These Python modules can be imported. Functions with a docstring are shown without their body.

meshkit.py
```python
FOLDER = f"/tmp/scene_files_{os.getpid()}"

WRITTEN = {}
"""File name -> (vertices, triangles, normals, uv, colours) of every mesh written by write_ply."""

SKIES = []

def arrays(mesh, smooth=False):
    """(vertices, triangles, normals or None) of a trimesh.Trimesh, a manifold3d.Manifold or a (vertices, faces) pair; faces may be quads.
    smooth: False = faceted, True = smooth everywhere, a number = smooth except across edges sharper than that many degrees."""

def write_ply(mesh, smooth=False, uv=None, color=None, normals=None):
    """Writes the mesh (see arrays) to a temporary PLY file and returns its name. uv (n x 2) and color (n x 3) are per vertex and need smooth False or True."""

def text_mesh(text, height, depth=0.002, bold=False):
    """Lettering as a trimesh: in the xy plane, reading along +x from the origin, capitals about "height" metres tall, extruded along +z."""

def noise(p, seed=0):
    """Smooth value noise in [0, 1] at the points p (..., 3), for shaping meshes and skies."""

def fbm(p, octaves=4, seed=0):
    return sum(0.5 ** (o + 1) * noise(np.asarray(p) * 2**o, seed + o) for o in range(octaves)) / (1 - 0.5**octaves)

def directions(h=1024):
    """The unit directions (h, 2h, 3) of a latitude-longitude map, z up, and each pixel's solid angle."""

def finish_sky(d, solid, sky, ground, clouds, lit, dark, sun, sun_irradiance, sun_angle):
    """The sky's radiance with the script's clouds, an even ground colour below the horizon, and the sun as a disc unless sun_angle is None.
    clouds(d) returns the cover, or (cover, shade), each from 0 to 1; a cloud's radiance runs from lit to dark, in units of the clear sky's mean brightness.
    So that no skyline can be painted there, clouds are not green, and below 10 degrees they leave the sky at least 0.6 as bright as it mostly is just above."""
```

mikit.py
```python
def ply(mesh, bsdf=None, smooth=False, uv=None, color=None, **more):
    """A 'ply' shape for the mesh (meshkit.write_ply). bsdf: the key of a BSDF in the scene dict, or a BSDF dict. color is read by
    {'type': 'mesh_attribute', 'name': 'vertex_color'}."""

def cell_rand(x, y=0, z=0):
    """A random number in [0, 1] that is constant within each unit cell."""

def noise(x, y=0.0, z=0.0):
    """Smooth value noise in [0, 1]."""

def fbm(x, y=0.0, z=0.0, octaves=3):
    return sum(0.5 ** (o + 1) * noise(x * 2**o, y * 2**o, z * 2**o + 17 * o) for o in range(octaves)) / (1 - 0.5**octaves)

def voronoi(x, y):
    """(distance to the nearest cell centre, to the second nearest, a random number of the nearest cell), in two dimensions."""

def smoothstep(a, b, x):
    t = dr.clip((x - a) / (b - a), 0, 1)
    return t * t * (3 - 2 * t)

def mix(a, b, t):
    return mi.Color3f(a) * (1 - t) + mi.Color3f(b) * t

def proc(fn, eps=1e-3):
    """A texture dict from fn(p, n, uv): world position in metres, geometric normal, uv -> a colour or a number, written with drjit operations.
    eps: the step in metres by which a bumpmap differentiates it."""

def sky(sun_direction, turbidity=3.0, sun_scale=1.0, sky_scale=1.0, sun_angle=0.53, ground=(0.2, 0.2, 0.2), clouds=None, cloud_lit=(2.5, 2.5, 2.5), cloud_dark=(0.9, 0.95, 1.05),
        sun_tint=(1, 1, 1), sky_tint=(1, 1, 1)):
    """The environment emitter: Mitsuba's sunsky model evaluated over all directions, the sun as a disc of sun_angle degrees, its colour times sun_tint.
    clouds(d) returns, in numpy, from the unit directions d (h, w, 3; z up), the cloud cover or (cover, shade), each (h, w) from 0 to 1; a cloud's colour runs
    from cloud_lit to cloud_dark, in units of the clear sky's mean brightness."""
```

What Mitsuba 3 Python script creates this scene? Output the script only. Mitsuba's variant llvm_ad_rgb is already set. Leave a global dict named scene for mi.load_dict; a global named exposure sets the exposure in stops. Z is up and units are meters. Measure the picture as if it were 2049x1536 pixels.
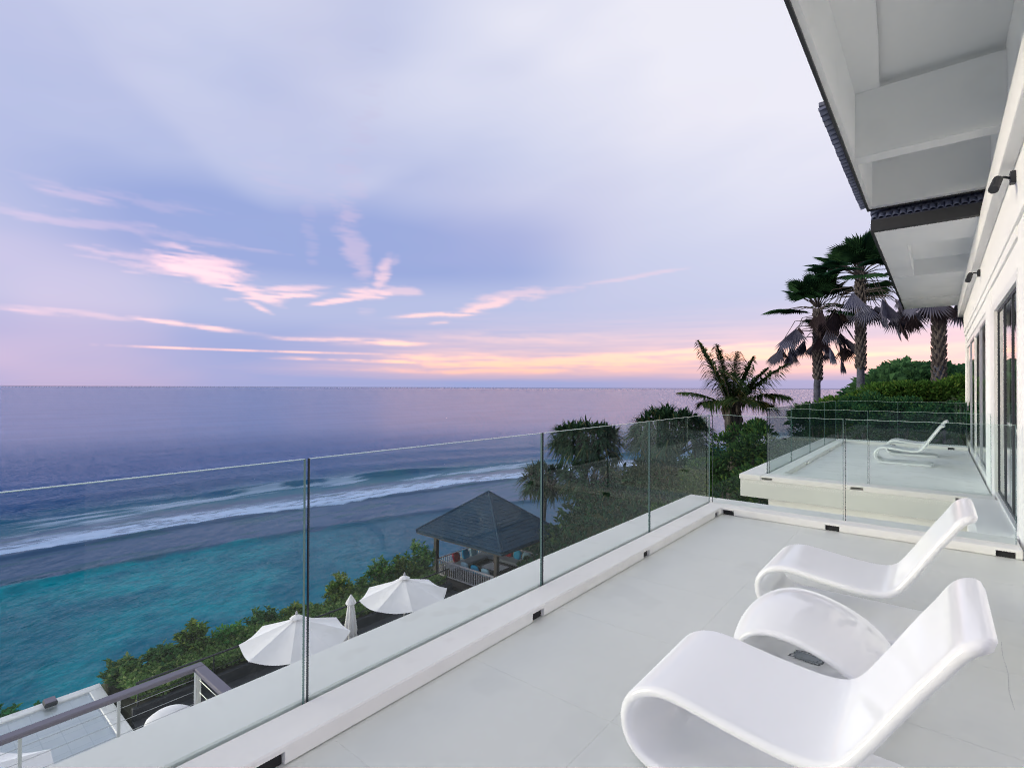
import math, numpy as np, trimesh, mitsuba as mi, drjit as dr, mikit, meshkit
from mikit import proc, ply, noise, fbm, voronoi, cell_rand, smoothstep, mix
T = mi.ScalarTransform4f
PI = math.pi
scene, labels = {}, {}

# ------------------------------------------------------------------ camera, sky, exposure
HEAD, PITCH, ROLL, EYE = 0.68961, 0.0079164, 0.0036589, 1.6
_f = np.array([-math.sin(HEAD) * math.cos(PITCH), math.cos(HEAD) * math.cos(PITCH), math.sin(PITCH)])
_r = np.cross(_f, [0, 0, 1]); _r /= np.linalg.norm(_r)
_u = np.cross(_r, _f)
_up = -math.sin(ROLL) * _r + math.cos(ROLL) * _u
_o = np.array([0, 0, EYE])
scene['camera'] = {'type': 'perspective', 'fov': 89.578, 'fov_axis': 'x', 'near_clip': 0.05, 'far_clip': 150000.0,
                   'to_world': T().look_at(origin=_o.tolist(), target=(_o + _f).tolist(), up=_up.tolist())}
exposure = 2.93


def sky_az_el(d):
    x,y,z=d[...,0],d[...,1],d[...,2]
    az=np.degrees(np.arctan2(x*math.cos(HEAD)+y*math.sin(HEAD), -x*math.sin(HEAD)+y*math.cos(HEAD)))
    el=np.degrees(np.arcsin(np.clip(z,-1,1)))
    return az,el
def ss(a,b,x):
    t=np.clip((x-a)/(b-a),0,1); return t*t*(3-2*t)
# The whole sky is a thin evening cloud sheet. white: its pale high veil against the dusky blue; warm: where the afterglow shows.
def clouds(d):
    x,y,z=d[...,0],d[...,1],d[...,2]
    az,el=sky_az_el(d)
    h=np.maximum(z,0.03)+0.05
    u,v=x/h,y/h
    P=lambda a,b,s,o=4,k=0: meshkit.fbm(np.stack([a*s,b*s,0*a+k*7.3],-1),o,11+k)
    w1=P(u,v,.55,4,1); w2=P(u,v,.8,4,2)
    n=P(u*.8+1.3*w1,v*1.6+1.1*w2,.8,6,3)
    lav=P(az*.035,el*.07,1.,3,12)
    right=ss(-18,34,az)
    white=.25+.42*ss(15,38,el)*(.7+.6*ss(.35,.65,lav))+.46*right*ss(9,28,el)+.5*ss(38,62,el)
    white=white+.5*(n-.5)*ss(13,24,el)*ss(75,55,el)
    # a soft veil with a clear lower edge, upper left of centre
    ed=el-(18.3+1.6*np.sin((az+18)*.16)+3.2*(P(az*.09,el*.09,1.,4,14)-.5)+.02*(az+20)**2)
    white=white+.17*ss(-.6,2.2,ed)*ss(16,3,ed)*ss(26,8,np.abs(az+22))*(.5+1.0*n)+.13*(P(az*.10,el*.34-az*.06,1.,5,15)-.5)*ss(12,20,el)
    white=white-.30*ss(9,13,el)*ss(21,16,el)*ss(30,16,np.abs(az+17))
    white=np.clip(white*ss(2.5,8,el)+.30*ss(1,12,el)*right*ss(.3,3,el),0,1)
    wob=P(az*.12,el*.5,1.,4,5)-.5
    fib=P(az*.42+wob*4,el*4.6+az*.34,1.,6,6)              # fibres
    fib2=P(az*.30+wob*3,el*1.7-az*.12,1.,5,16)
    def wisp(a0,e0,L,T,slope,amt,curl=0.,fibre=1.):
        da=(az-a0)/L; de=(el-e0-slope*(az-a0)-curl*da*da+wob*2.2*T)/T
        g=np.exp(-np.abs(da)**2.2)*np.exp(-np.where(de>0,np.abs(de)**1.5,np.abs(de)**2.2*1.3))
        t=(.5*fib+.5*fib2-.5)*2.3*fibre
        return amt*ss(.06,1.08,g*(1.0+1.25*t)+.34*t*ss(.03,.4,g))
    warm=np.zeros_like(el)
    W=[(-31.2,11.1,4.6,1.35,-.16,.95),(-29.0,10.0,4.4,.8,-.20,.85),(-34.5,11.0,6,1.3,-.06,.38),(-26,8.9,2.6,.5,-.30,.8),(-24.2,9.1,4.2,.30,.13,.9),(-23.5,9.9,3.6,.35,.10,.7),(-26.3,8.0,1.4,.35,-.45,.6),
       (-15.6,9.9,2.9,.62,.10,.9),(-14.2,11.4,1.1,1.5,1.1,.75),(-12.4,10.3,2.6,.55,-.06,.55),(-18.6,9.0,2.8,.28,.15,.85),(-13.4,12.9,1.2,.7,.4,.3),
       (-7.8,7.9,4.4,.25,.07,.97),(-2.6,9.0,3.8,.52,.27,.9),(-2.0,9.5,3.4,.75,.22,.5),(1.2,10.2,3.6,.75,.12,.55),(5,10.6,4.5,.5,.10,.34),(13,11.8,8,.24,.10,.42),
       (-38,13.7,9,.75,0.0,.26),(-31,13.5,8,.35,-.03,.22),(-40.5,15.6,4,.5,0,.28),(-36,16.3,9,.7,0,.18),(-17.2,15.3,1.9,5.,-2.1,.40),(-19.0,18.5,1.3,3,-1.5,.2),(-21.5,16.0,1.1,4,-1.6,.16),(-8.2,7.1,1.1,.16,.1,.4),(-16.5,25.5,2.6,5,1.6,.22),(-24,20.5,4,2.2,-.2,.16),(-20,19.2,3,1.6,.3,.14)]
    for q in W: warm=np.maximum(warm,wisp(*q))
    str_=P(az*.055,el*1.25,1.,5,8); st2=P(az*.09+3,el*2.6,1.,6,9); st3=P(az*.16+8,el*4.2,1.,5,10)
    band=np.zeros_like(el)
    for q in [(-41,6.2,6,.5,-.05,.30),(-32,5.7,5.5,.28,-.09,.62),(-26,3.6,13,.11,0.,.66),(-13,4.75,5,.30,.03,.75),(-19,5.0,6,.22,.02,.5),(-12,2.75,12,.20,-.012,.70),(-6,3.3,9,.40,0.,.55),(2,2.6,12,.42,0.,.55),(9,3.0,11,.5,0.,.50),(17,3.9,11,.26,.055,.75),(1,5.6,12,.6,0.,.20),(27,3.4,14,.7,.0,.45),(-3,1.9,14,.3,0,.4)]:
        band=np.maximum(band,wisp(*q,fibre=.7))
    glow=ss(10,2.2,el)*ss(-30,2,az)*(.17+.60*st2*(.40+1.2*st3))+ss(14,3,el)*ss(-10,40,az)*.12
    low=ss(6.6,4.2,el)*ss(8,-24,az)*(.01+.07*str_)+ss(3.2,.8,el)*(.02+.07*st2)
    warm=np.clip(np.maximum(warm,band*ss(.4,1.5,el))+(glow+low)*ss(.2,2.0,el),0,.96)
    warm=np.maximum(warm,.05+.10*ss(.35,.7,P(az*.05,el*.11,1.,4,17))*ss(70,30,el))
    white=white*(1-.75*ss(7.5,4.0,el)*ss(4,-26,az))
    return 1-warm,1-white
_se, _sa = math.radians(6), math.radians(-132)          # low hazy sun behind the camera, over the sea to the left
scene['sky'] = mikit.sky((math.sin(_sa) * math.cos(_se), math.cos(_sa) * math.cos(_se), math.sin(_se)),turbidity=3,sun_scale=1.0,sun_angle=24,sun_tint=(.40,.76,2.8),sky_tint=(2.95,1.66,1.95),clouds=clouds,cloud_lit=(1.42,1.42,1.57),cloud_dark=(.50,.66,1.20),ground=(.05,.06,.12))


# ------------------------------------------------------------------ helpers
def numbered(name):
    if not any(k == name or k.startswith(name + '__') for k in list(scene) + list(labels)):
        return name
    i = 1
    while any(k == f'{name}_{i:03d}' or k.startswith(f'{name}_{i:03d}__') for k in list(scene) + list(labels)):
        i += 1
    return f'{name}_{i:03d}'

_count = {}
def key(name):
    n = _count.get(name, 0); _count[name] = n + 1
    return name if n == 0 else f'{name}_{n:03d}'

def thing(name, label, cat, group=None):
    k = key(name); labels[k] = {'label': label, 'category': cat}
    if group: labels[k]['group'] = group
    return k

def tag(k, label, cat=None, group=None, kind=None):
    d = {}
    if label: d['label'] = label
    if cat: d['category'] = cat
    if group: d['group'] = group
    if kind: d['kind'] = kind
    labels[k] = d

def part(parent, name, mesh, bsdf=None, smooth=False, kind=None, label=None, **kw):
    k = key(parent + '__' + name)
    scene[k] = ply(mesh, bsdf, smooth=smooth, **kw) if not isinstance(mesh, dict) else mesh
    if kind or label:
        labels[k] = {}
        if kind: labels[k]['kind'] = kind
        if label: labels[k]['label'] = label
    return k

def single(name, mesh, bsdf, label, cat=None, group=None, kind=None, smooth=False, **kw):
    k = key(name); scene[k] = ply(mesh, bsdf, smooth=smooth, **kw)
    tag(k, label, cat, group, kind); return k

def box(x0, x1, y0, y1, z0, z1, b=0.0):
    if x1 < x0: x0, x1 = x1, x0
    if y1 < y0: y0, y1 = y1, y0
    b = min(b, .45 * min(x1 - x0, y1 - y0, z1 - z0))
    if b <= 0:
        m = trimesh.creation.box((x1 - x0, y1 - y0, z1 - z0)); m.apply_translation(((x0 + x1) / 2, (y0 + y1) / 2, (z0 + z1) / 2)); return m
    P = []
    for sx in (0, 1):
        for sy in (0, 1):
            for sz in (0, 1):
                c = np.array([(x0, x1)[sx], (y0, y1)[sy], (z0, z1)[sz]], float); s = np.array([1 - 2 * sx, 1 - 2 * sy, 1 - 2 * sz], float)
                for i in range(3):
                    o = s * b; o[i] = 0; P.append(c + o)
    return trimesh.Trimesh(np.array(P)).convex_hull

def cat_(ms): return trimesh.util.concatenate([m if isinstance(m, trimesh.Trimesh) else trimesh.Trimesh(*m, process=False) for m in ms])

def tube(pts, r, n=8, close=True):
    """A round tube along points; r a number or one per point."""
    pts = np.asarray(pts, float); r = np.broadcast_to(np.asarray(r, float), (len(pts),))
    t = np.gradient(pts, axis=0); t /= np.linalg.norm(t, axis=1, keepdims=True) + 1e-12
    up = np.array([0, 0, 1.0]) if abs(t[0][2]) < .9 else np.array([1.0, 0, 0])
    V = []
    for p, d, rr in zip(pts, t, r):
        a = np.cross(d, up); a /= np.linalg.norm(a); b = np.cross(a, d); up = b
        th = np.arange(n) / n * 2 * PI
        V.append(p + rr * (np.cos(th)[:, None] * a + np.sin(th)[:, None] * b))
    m = len(pts); V = np.vstack(V); F = []
    for i in range(m - 1):
        for j in range(n):
            k = (j + 1) % n
            F += [[i * n + j, i * n + k, (i + 1) * n + k], [i * n + j, (i + 1) * n + k, (i + 1) * n + j]]
    if close:
        V = np.vstack([V, pts[0], pts[-1]]); a, b = len(V) - 2, len(V) - 1
        for j in range(n):
            k = (j + 1) % n
            F += [[a, k, j], [b, (m - 1) * n + j, (m - 1) * n + k]]
    return trimesh.Trimesh(V, F, process=False)

def manifold(m):
    import manifold3d
    return manifold3d.Manifold(manifold3d.Mesh(np.asarray(m.vertices, np.float32), np.asarray(m.faces, np.uint32)))

def minus(a, cutters):
    m = manifold(a)
    for c in cutters: m = m - manifold(c)
    return m

# ------------------------------------------------------------------ materials
def principled(color, rough=.5, spec=.5, **kw):
    return {'type': 'twosided', 'bsdf': {'type': 'principled', 'base_color': color if isinstance(color, dict) else {'type': 'rgb', 'value': list(color)}, 'roughness': rough, 'specular': spec, **kw}}

def stained(a, b, c, s=1.3, fine=22., amount=1.0):
    def fn(p, n, uv):
        k = fbm(p.x * s + 3, p.y * s, p.z * s + 9, 4)
        g = noise(p.x * fine, p.y * fine, p.z * fine)
        st = smoothstep(.60, .72, fbm(p.x * s * 2.7 + 31, p.y * s * 2.7 + 7, p.z * s * 2.7, 4)) * amount
        return mix(mix(a, b, smoothstep(.3, .7, k) * .8 + .2 * g), c, st * .6)
    return proc(fn)

def leafmat(name, rough=.45, trans=.55):
    scene[name] = {'type': 'principledthin', 'base_color': {'type': 'mesh_attribute', 'name': 'vertex_color'}, 'roughness': rough, 'diff_trans': trans, 'spec_trans': 0.0}

scene['floor_paint'] = principled(stained((.60, .62, .585), (.635, .655, .62), (.56, .58, .55), .9, 30., .6), .42, .4)
scene['curb_paint'] = principled(stained((.74, .735, .715), (.79, .785, .765), (.64, .62, .59), 1.8, 12., .5), .6, .35)
scene['plaster'] = principled(stained((.81, .81, .80), (.835, .835, .825), (.785, .78, .77), .7, 5., .5), .6, .3)
scene['soffit_paint'] = principled(stained((.78, .80, .81), (.82, .835, .84), (.74, .755, .76), .6, 18., .7), .65, .25)
scene['trim_white'] = principled((.80, .80, .80), .35, .4)
scene['groove_dark'] = principled((.03, .03, .032), .8, .2)
scene['gloss_white'] = principled((.80, .81, .81), .12, .5, clearcoat=1.0, clearcoat_gloss=.95)
scene['table_white'] = principled((.80, .81, .81), .10, .5, clearcoat=1.0, clearcoat_gloss=.97)
scene['tile_slate'] = principled(stained((.080, .095, .17), (.12, .14, .24), (.15, .16, .21), 3., 60., .8), .5, .4)
scene['dark_metal'] = principled((.020, .022, .028), .45, .5)
scene['bronze_frame'] = principled((.028, .034, .042), .4, .5)
scene['glass'] = {'type': 'thindielectric', 'int_ior': 1.5, 'specular_reflectance': {'type': 'rgb', 'value': [.36, .39, .39]}, 'specular_transmittance': {'type': 'rgb', 'value': [.90, .965, .955]}}
scene['window_glass'] = {'type': 'thindielectric', 'int_ior': 1.56, 'specular_transmittance': {'type': 'rgb', 'value': [.80, .86, .87]}}
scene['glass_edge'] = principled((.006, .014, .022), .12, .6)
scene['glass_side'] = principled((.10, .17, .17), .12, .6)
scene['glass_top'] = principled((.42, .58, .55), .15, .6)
scene['rail_metal'] = principled((.14, .125, .165), .38, .5)
scene['steel'] = principled((.55, .57, .58), .3, .5, metallic=.7)
scene['dark_stone'] = principled(stained((.020, .023, .030), (.036, .040, .050), (.055, .056, .062), 1.2, 14., .8), .6, .4)
scene['dark_wood'] = principled(stained((.035, .03, .028), (.06, .05, .045), (.08, .07, .06), 2., 30., .6), .55, .4)
scene['canvas'] = principled(stained((.74, .735, .75), (.79, .785, .80), (.70, .69, .68), 1.4, 60., .6), .85, .2, sheen=.3)
scene['shingle_dark'] = principled(stained((.006, .028, .062), (.010, .040, .082), (.02, .046, .08), 2.2, 40., .9), .7, .2)
scene['pale_wood'] = principled((.42, .42, .45), .5, .4)
scene['cushion_blue'] = principled((.02, .30, .55), .8, .2)
scene['cushion_pale'] = principled((.30, .50, .62), .8, .2)
scene['cushion_red'] = principled((.32, .025, .04), .8, .2)
scene['upholstery'] = principled((.34, .38, .42), .8, .2)
scene['wicker'] = principled(stained((.16, .12, .085), (.24, .18, .12), (.10, .08, .06), 9., 90., 1.), .7, .3)
scene['bark'] = principled(stained((.075, .066, .068), (.13, .118, .12), (.045, .04, .04), 3., 26., 1.), .85, .2)
scene['pale_bark'] = principled(stained((.055, .062, .09), (.10, .11, .15), (.035, .035, .05), 2.6, 24., 1.), .85, .2)
scene['soil'] = principled(stained((.035, .04, .025), (.07, .065, .045), (.025, .035, .018), .8, 6., 1.), .9, .2)
scene['rock'] = principled(stained((.16, .15, .13), (.24, .22, .19), (.06, .075, .04), .5, 4., 1.), .9, .2)
scene['sticker'] = principled((.33, .37, .40), .5, .4)
scene['sticker_edge'] = principled((.10, .12, .135), .5, .4)
scene['room_paint'] = principled((.78, .78, .78), .7, .2)
scene['curtain_cloth'] = principled((.55, .56, .58), .9, .1)
leafmat('leaf'); leafmat('leaf_glossy', .3, .25); leafmat('leaf_dead', .8, .15)

# ------------------------------------------------------------------ sea
SEA = -28.0
def _zones(x, y):
    w1 = fbm(x * .045, y * .045, 0, 4) - .5; w2 = fbm(x * .35 + 9, y * .35, 2, 4) - .5
    v = -x + w1 * 7 + w2 * 1.6
    return v - (103 + .1 * y - .0028 * y * y), v - (120.5 + .02 * y - .0012 * y * y) , v - (149 + .06 * y - .0015 * y * y)
def _sea_color(p, n, uv):
    x, y = p.x, p.y
    yc = dr.clip(y, -150, 240)
    e1, e2, e3 = _zones(x, yc)
    reef = fbm(x * .16 + 4, y * .16, 1, 5); reef2 = fbm(x * .9, y * .5, 3, 4); big = fbm(x * .03 + 1, y * .03 + 5, 0, 3)
    lagoon = mix((.0005, .12, .20), (.005, .29, .36), smoothstep(.30, .70, reef * .5 + big * .2 + reef2 * .3))
    lagoon = mix(lagoon, (.015, .10, .17), smoothstep(.40, .68, reef2) * .5)
    lagoon = mix(lagoon, (.035, .085, .17), smoothstep(20, 85, yc + reef * 25 - 12) * .85)
    shelf = mix((.035, .085, .18), (.060, .115, .22), fbm(x * .2, y * .05 + 2, 0, 4))
    shelf = mix(shelf, (.015, .09, .13), smoothstep(.55, .72, fbm(x * .5, y * .12, 6, 4)) * .6)
    deep = mix((.012, .062, .20), (.022, .085, .25), fbm(x * .06, y * .02, 0, 4))
    deep = mix((.006, .11, .17), deep, smoothstep(10, 60, e3 + 24 + reef * 20))
    c = mix(lagoon, shelf, smoothstep(-.8, .6, e1))
    c = mix(c, deep, smoothstep(16.0, 22.0, e2 + reef * 6))
    # foam left on the reef by the breaker
    f1 = fbm(x * .55, y * .22, 4, 5); f2 = fbm(x * 1.7, y * .8, 8, 4)
    wide = 14 + 5 * (fbm(x * 0, y * .03 + 2, 0, 3) - .5)
    inside = smoothstep(.0, .8, e2) * (1 - smoothstep(.45, 1.05, e2 / wide))
    lace = smoothstep(.44, .70, f1 * .65 + f2 * .35 + .22 * (1 - smoothstep(0, 1, e2 / wide)))
    c = mix(c, (.38, .52, .76), inside * (.16 + .82 * lace))
    # thin foam streaks behind
    st = smoothstep(.60, .74, fbm(x * .22, y * .045, 5, 5)) * smoothstep(13, 17, e2) * (1 - smoothstep(26, 40, e2))
    return mix(c, (.30, .42, .60), st * .75)
def _sea_bump(p, n, uv):
    x, y = p.x, p.y
    d = dr.sqrt(x * x + y * y)
    e1, e2, e3 = _zones(x, dr.clip(y, -150, 240))
    calm = .35 + .65 * (1 - smoothstep(-1, 2, e1)) + .9 * smoothstep(16, 40, e2)
    a = fbm(x * .55 + .3 * y, y * .42 - .1 * x, 0, 4) * .55
    b = fbm(x * .11, y * .045, 5, 4) * 1.1 * smoothstep(12, 30, e2)
    return (a + b) * calm * smoothstep(450, 80, d)
scene['sea_water'] = {'type': 'twosided', 'bsdf': {'type': 'bumpmap', 'arbitrary': proc(_sea_bump, .05), 'scale': 1.0,
    'bsdf': {'type': 'principled', 'base_color': proc(_sea_color), 'roughness': .18, 'specular': .03}}}

def sea_mesh():
    az = np.radians(np.linspace(-112, 32, 620))          # measured from +Y, towards +X
    r = np.concatenate([np.linspace(30, 260, 420), 260 * np.exp(np.linspace(.01, math.log(70000 / 260), 100))])
    A, Rr = np.meshgrid(az, r)
    x, y = Rr * np.sin(A), Rr * np.cos(A)
    p = np.stack([x * .045, y * .045, 0 * x], -1)
    w1 = meshkit.fbm(p, 4, 3) - .5
    yc = np.clip(y, -150, 240); v = -x + w1 * 7
    e3 = v - (149 + .06 * yc - .0015 * yc ** 2); e2 = v - (120.5 + .02 * yc - .0012 * yc ** 2); e1 = v - (103 + .1 * yc - .0028 * yc ** 2)
    k = meshkit.fbm(np.stack([x * .012, y * .022, 0 * x + 4], -1), 3, 8)
    amp = 2.4 * np.clip((k - .30) * 3.2, .12, 1.2)
    s = e3 + 8 * (k - .5)
    ridge = amp * np.where(s < 0, np.exp(-(s / 1.7) ** 2), np.exp(-(s / 7) ** 2))
    s2 = e3 - 24 - 14 * (k - .5); ridge += .55 * np.exp(-(s2 / 7) ** 2) + .4 * np.exp(-((e3 - 60 + 20 * k) / 9) ** 2)
    step = .55 / (1 + np.exp(-np.clip(e1 * 5, -30, 30))) + .45 / (1 + np.exp(-np.clip(e2 * 5, -30, 30)))
    foam = .22 * meshkit.fbm(np.stack([x * .5, y * .3, 0 * x], -1), 4, 5) * np.exp(-((e2 - 5) / 6) ** 2)
    fade = np.clip((600 - Rr) / 300, 0, 1)
    z = SEA + (ridge + foam + step) * fade
    V = np.stack([x, y, z], -1).reshape(-1, 3)
    m, n = A.shape; i = np.arange(m * n).reshape(m, n)
    F = np.vstack([np.stack([i[:-1, :-1], i[:-1, 1:], i[1:, 1:]], -1).reshape(-1, 3), np.stack([i[:-1, :-1], i[1:, 1:], i[1:, :-1]], -1).reshape(-1, 3)])
    return trimesh.Trimesh(V, F[:, ::-1], process=False)
single('sea', sea_mesh(), 'sea_water', 'calm tropical sea with a turquoise reef flat and one line of surf', kind='structure', smooth=True)

# ------------------------------------------------------------------ terrain
def sst(a, b, x):
    t = np.clip((x - a) / (b - a), 0, 1); return t * t * (3 - 2 * t)
LOW = -8.35
def edge_x(y): return -21.4 + .25 * np.clip(y - 24, 0, 36) + .06 * np.maximum(y - 60, 0)
def ground(x, y):
    x, y = np.asarray(x, float), np.asarray(y, float)
    n = meshkit.fbm(np.stack([x * .12, y * .12, 0 * x], -1), 4, 2) - .5
    top = LOW + 4.6 * sst(13, 22, y + .35 * (x + 8)) * sst(-18.5, -13, x) + 2.6 * sst(15, 21, y) * sst(-9, -3, x) + 1.2 * sst(24, 40, y) * sst(-14, -6, x)
    hill = 2.3 * sst(50, 95, y) * sst(-14, -8, x) + 1.6 * sst(70, 150, y) * sst(-6, 20, x)
    top = top + hill + n * (.25 + .9 * sst(14, 24, y))
    d = edge_x(y) - x
    drop = sst(0, 11, d + n * 5 * sst(0, 3, d))
    return np.where(d > 0, top * (1 - drop) + (SEA - 2) * drop, top)
def terrain_mesh():
    xs = np.concatenate([np.arange(-60, 12, .8), np.linspace(12, 260, 60)]); ys = np.concatenate([np.linspace(-140, -12, 30), np.arange(-11, 60, .9), np.linspace(61, 330, 110)])
    X, Y = np.meshgrid(xs, ys); Z = ground(X, Y)
    V = np.stack([X, Y, Z], -1).reshape(-1, 3); m, n = X.shape; i = np.arange(m * n).reshape(m, n)
    F = np.vstack([np.stack([i[:-1, :-1], i[:-1, 1:], i[1:, 1:]], -1).reshape(-1, 3), np.stack([i[:-1, :-1], i[1:, 1:], i[1:, :-1]], -1).reshape(-1, 3)])
    return trimesh.Trimesh(V, F, process=False)
scene['cliff_soil'] = {'type': 'twosided', 'bsdf': {'type': 'principled', 'roughness': .9, 'specular': .2, 'base_color': proc(lambda p, n, uv: mix(
    mix((.03, .045, .02), (.06, .07, .035), fbm(p.x * .5, p.y * .5, p.z * .5, 4)), mix((.16, .15, .13), (.25, .23, .20), fbm(p.x * .3, p.y * .3, p.z * .8, 4)), smoothstep(-15, -22, p.z)))}}
single('terrain', terrain_mesh(), 'cliff_soil', 'green cliff top falling away to the reef', kind='structure', smooth=True)

# ------------------------------------------------------------------ the two upper terraces
H1, CURB = 7.33, .09
def drain_cut(p, axis, w=.13, d=1.2, z0=-.001, z1=.062):
    x, y = p
    return box(x - d, x + d, y - w / 2, y + w / 2, z0, z1) if axis == 'x' else box(x - w / 2, x + w / 2, y - d, y + d, z0, z1)

def terrace(name, y0, y1, near_curb, far_curb, drains, label, front_drains=()):
    """A deck with a kerb and a coping round its open sides; the glass stands in the groove between them."""
    k = key(name)
    labels[k] = {'label': label, 'kind': 'structure'}
    part(k, 'floor', box(-2.72, .62, y0, y1, -.30, -.0016), 'floor_paint')
    xs_ = np.linspace(-2.13, .62, 4); fy0, fy1 = y0 + (.53 if near_curb else 0), y1 - (.53 if far_curb else 0); ys_ = fy1 - .915 * np.arange(int((fy1 - fy0) / .915) + 2); ys_[-1] = fy0
    for xa, xb in zip(xs_[:-1], xs_[1:]):
        for yb_, ya_ in zip(ys_[:-1], ys_[1:]):
            if yb_ - ya_ > .05: part(k, 'floor_tile', box(xa + .001, xb - .001, ya_ + .001, yb_ - .001, -.012, 0, .0012), 'floor_paint')
    # sea side: inner kerb, groove, outer coping
    ya, yb = y0 + (.53 if near_curb else 0), y1 - (.53 if far_curb else 0)
    part(k, 'curb', minus(box(-2.345, -2.13, ya, yb, .002, CURB, .008), [drain_cut((-2.2, d), 'x', d=.09) for d in drains if ya < d < yb]), 'curb_paint')
    part(k, 'coping', box(-2.735, -2.375, y0 - .02, y1 + .02, .002, CURB, .008), 'curb_paint')
    for d in drains:
        if ya < d < yb: part(k, 'drain', box(-2.289, -2.155, d - .060, d + .060, .001, .058), 'groove_dark')
    part(k, 'groove', box(-2.374, -2.346, ya, yb, .003, CURB - .035), 'groove_dark')
    for on, s, yy in ((far_curb, 1, y1), (near_curb, -1, y0)):
        if not on: continue
        a, b = sorted((yy - s * .53, yy - s * .345)); c, d = sorted((yy - s * .315, yy + s * .02))
        cuts = [drain_cut((x, (a + b) / 2), 'y', .14, .098) for x in front_drains] if s > 0 else []
        for x in (front_drains if s > 0 else ()): part(k, 'drain', box(x - .065, x + .065, a + .03, b - .005, .001, .058), 'groove_dark')
        part(k, 'curb', minus(box(-2.345, .62, a, b, .002, CURB, .008), cuts), 'curb_paint')
        cuts = [drain_cut((x, yy), 'y', .17, .5, .018, .062) for x in front_drains] if s < 0 else []
        part(k, 'coping', minus(box(-2.37, .62, c, d, .002, CURB, .008), cuts), 'curb_paint')
        part(k, 'groove', box(-2.345, .62, b if s > 0 else d, c if s > 0 else a, .003, CURB - .035), 'groove_dark')
    return k

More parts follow.
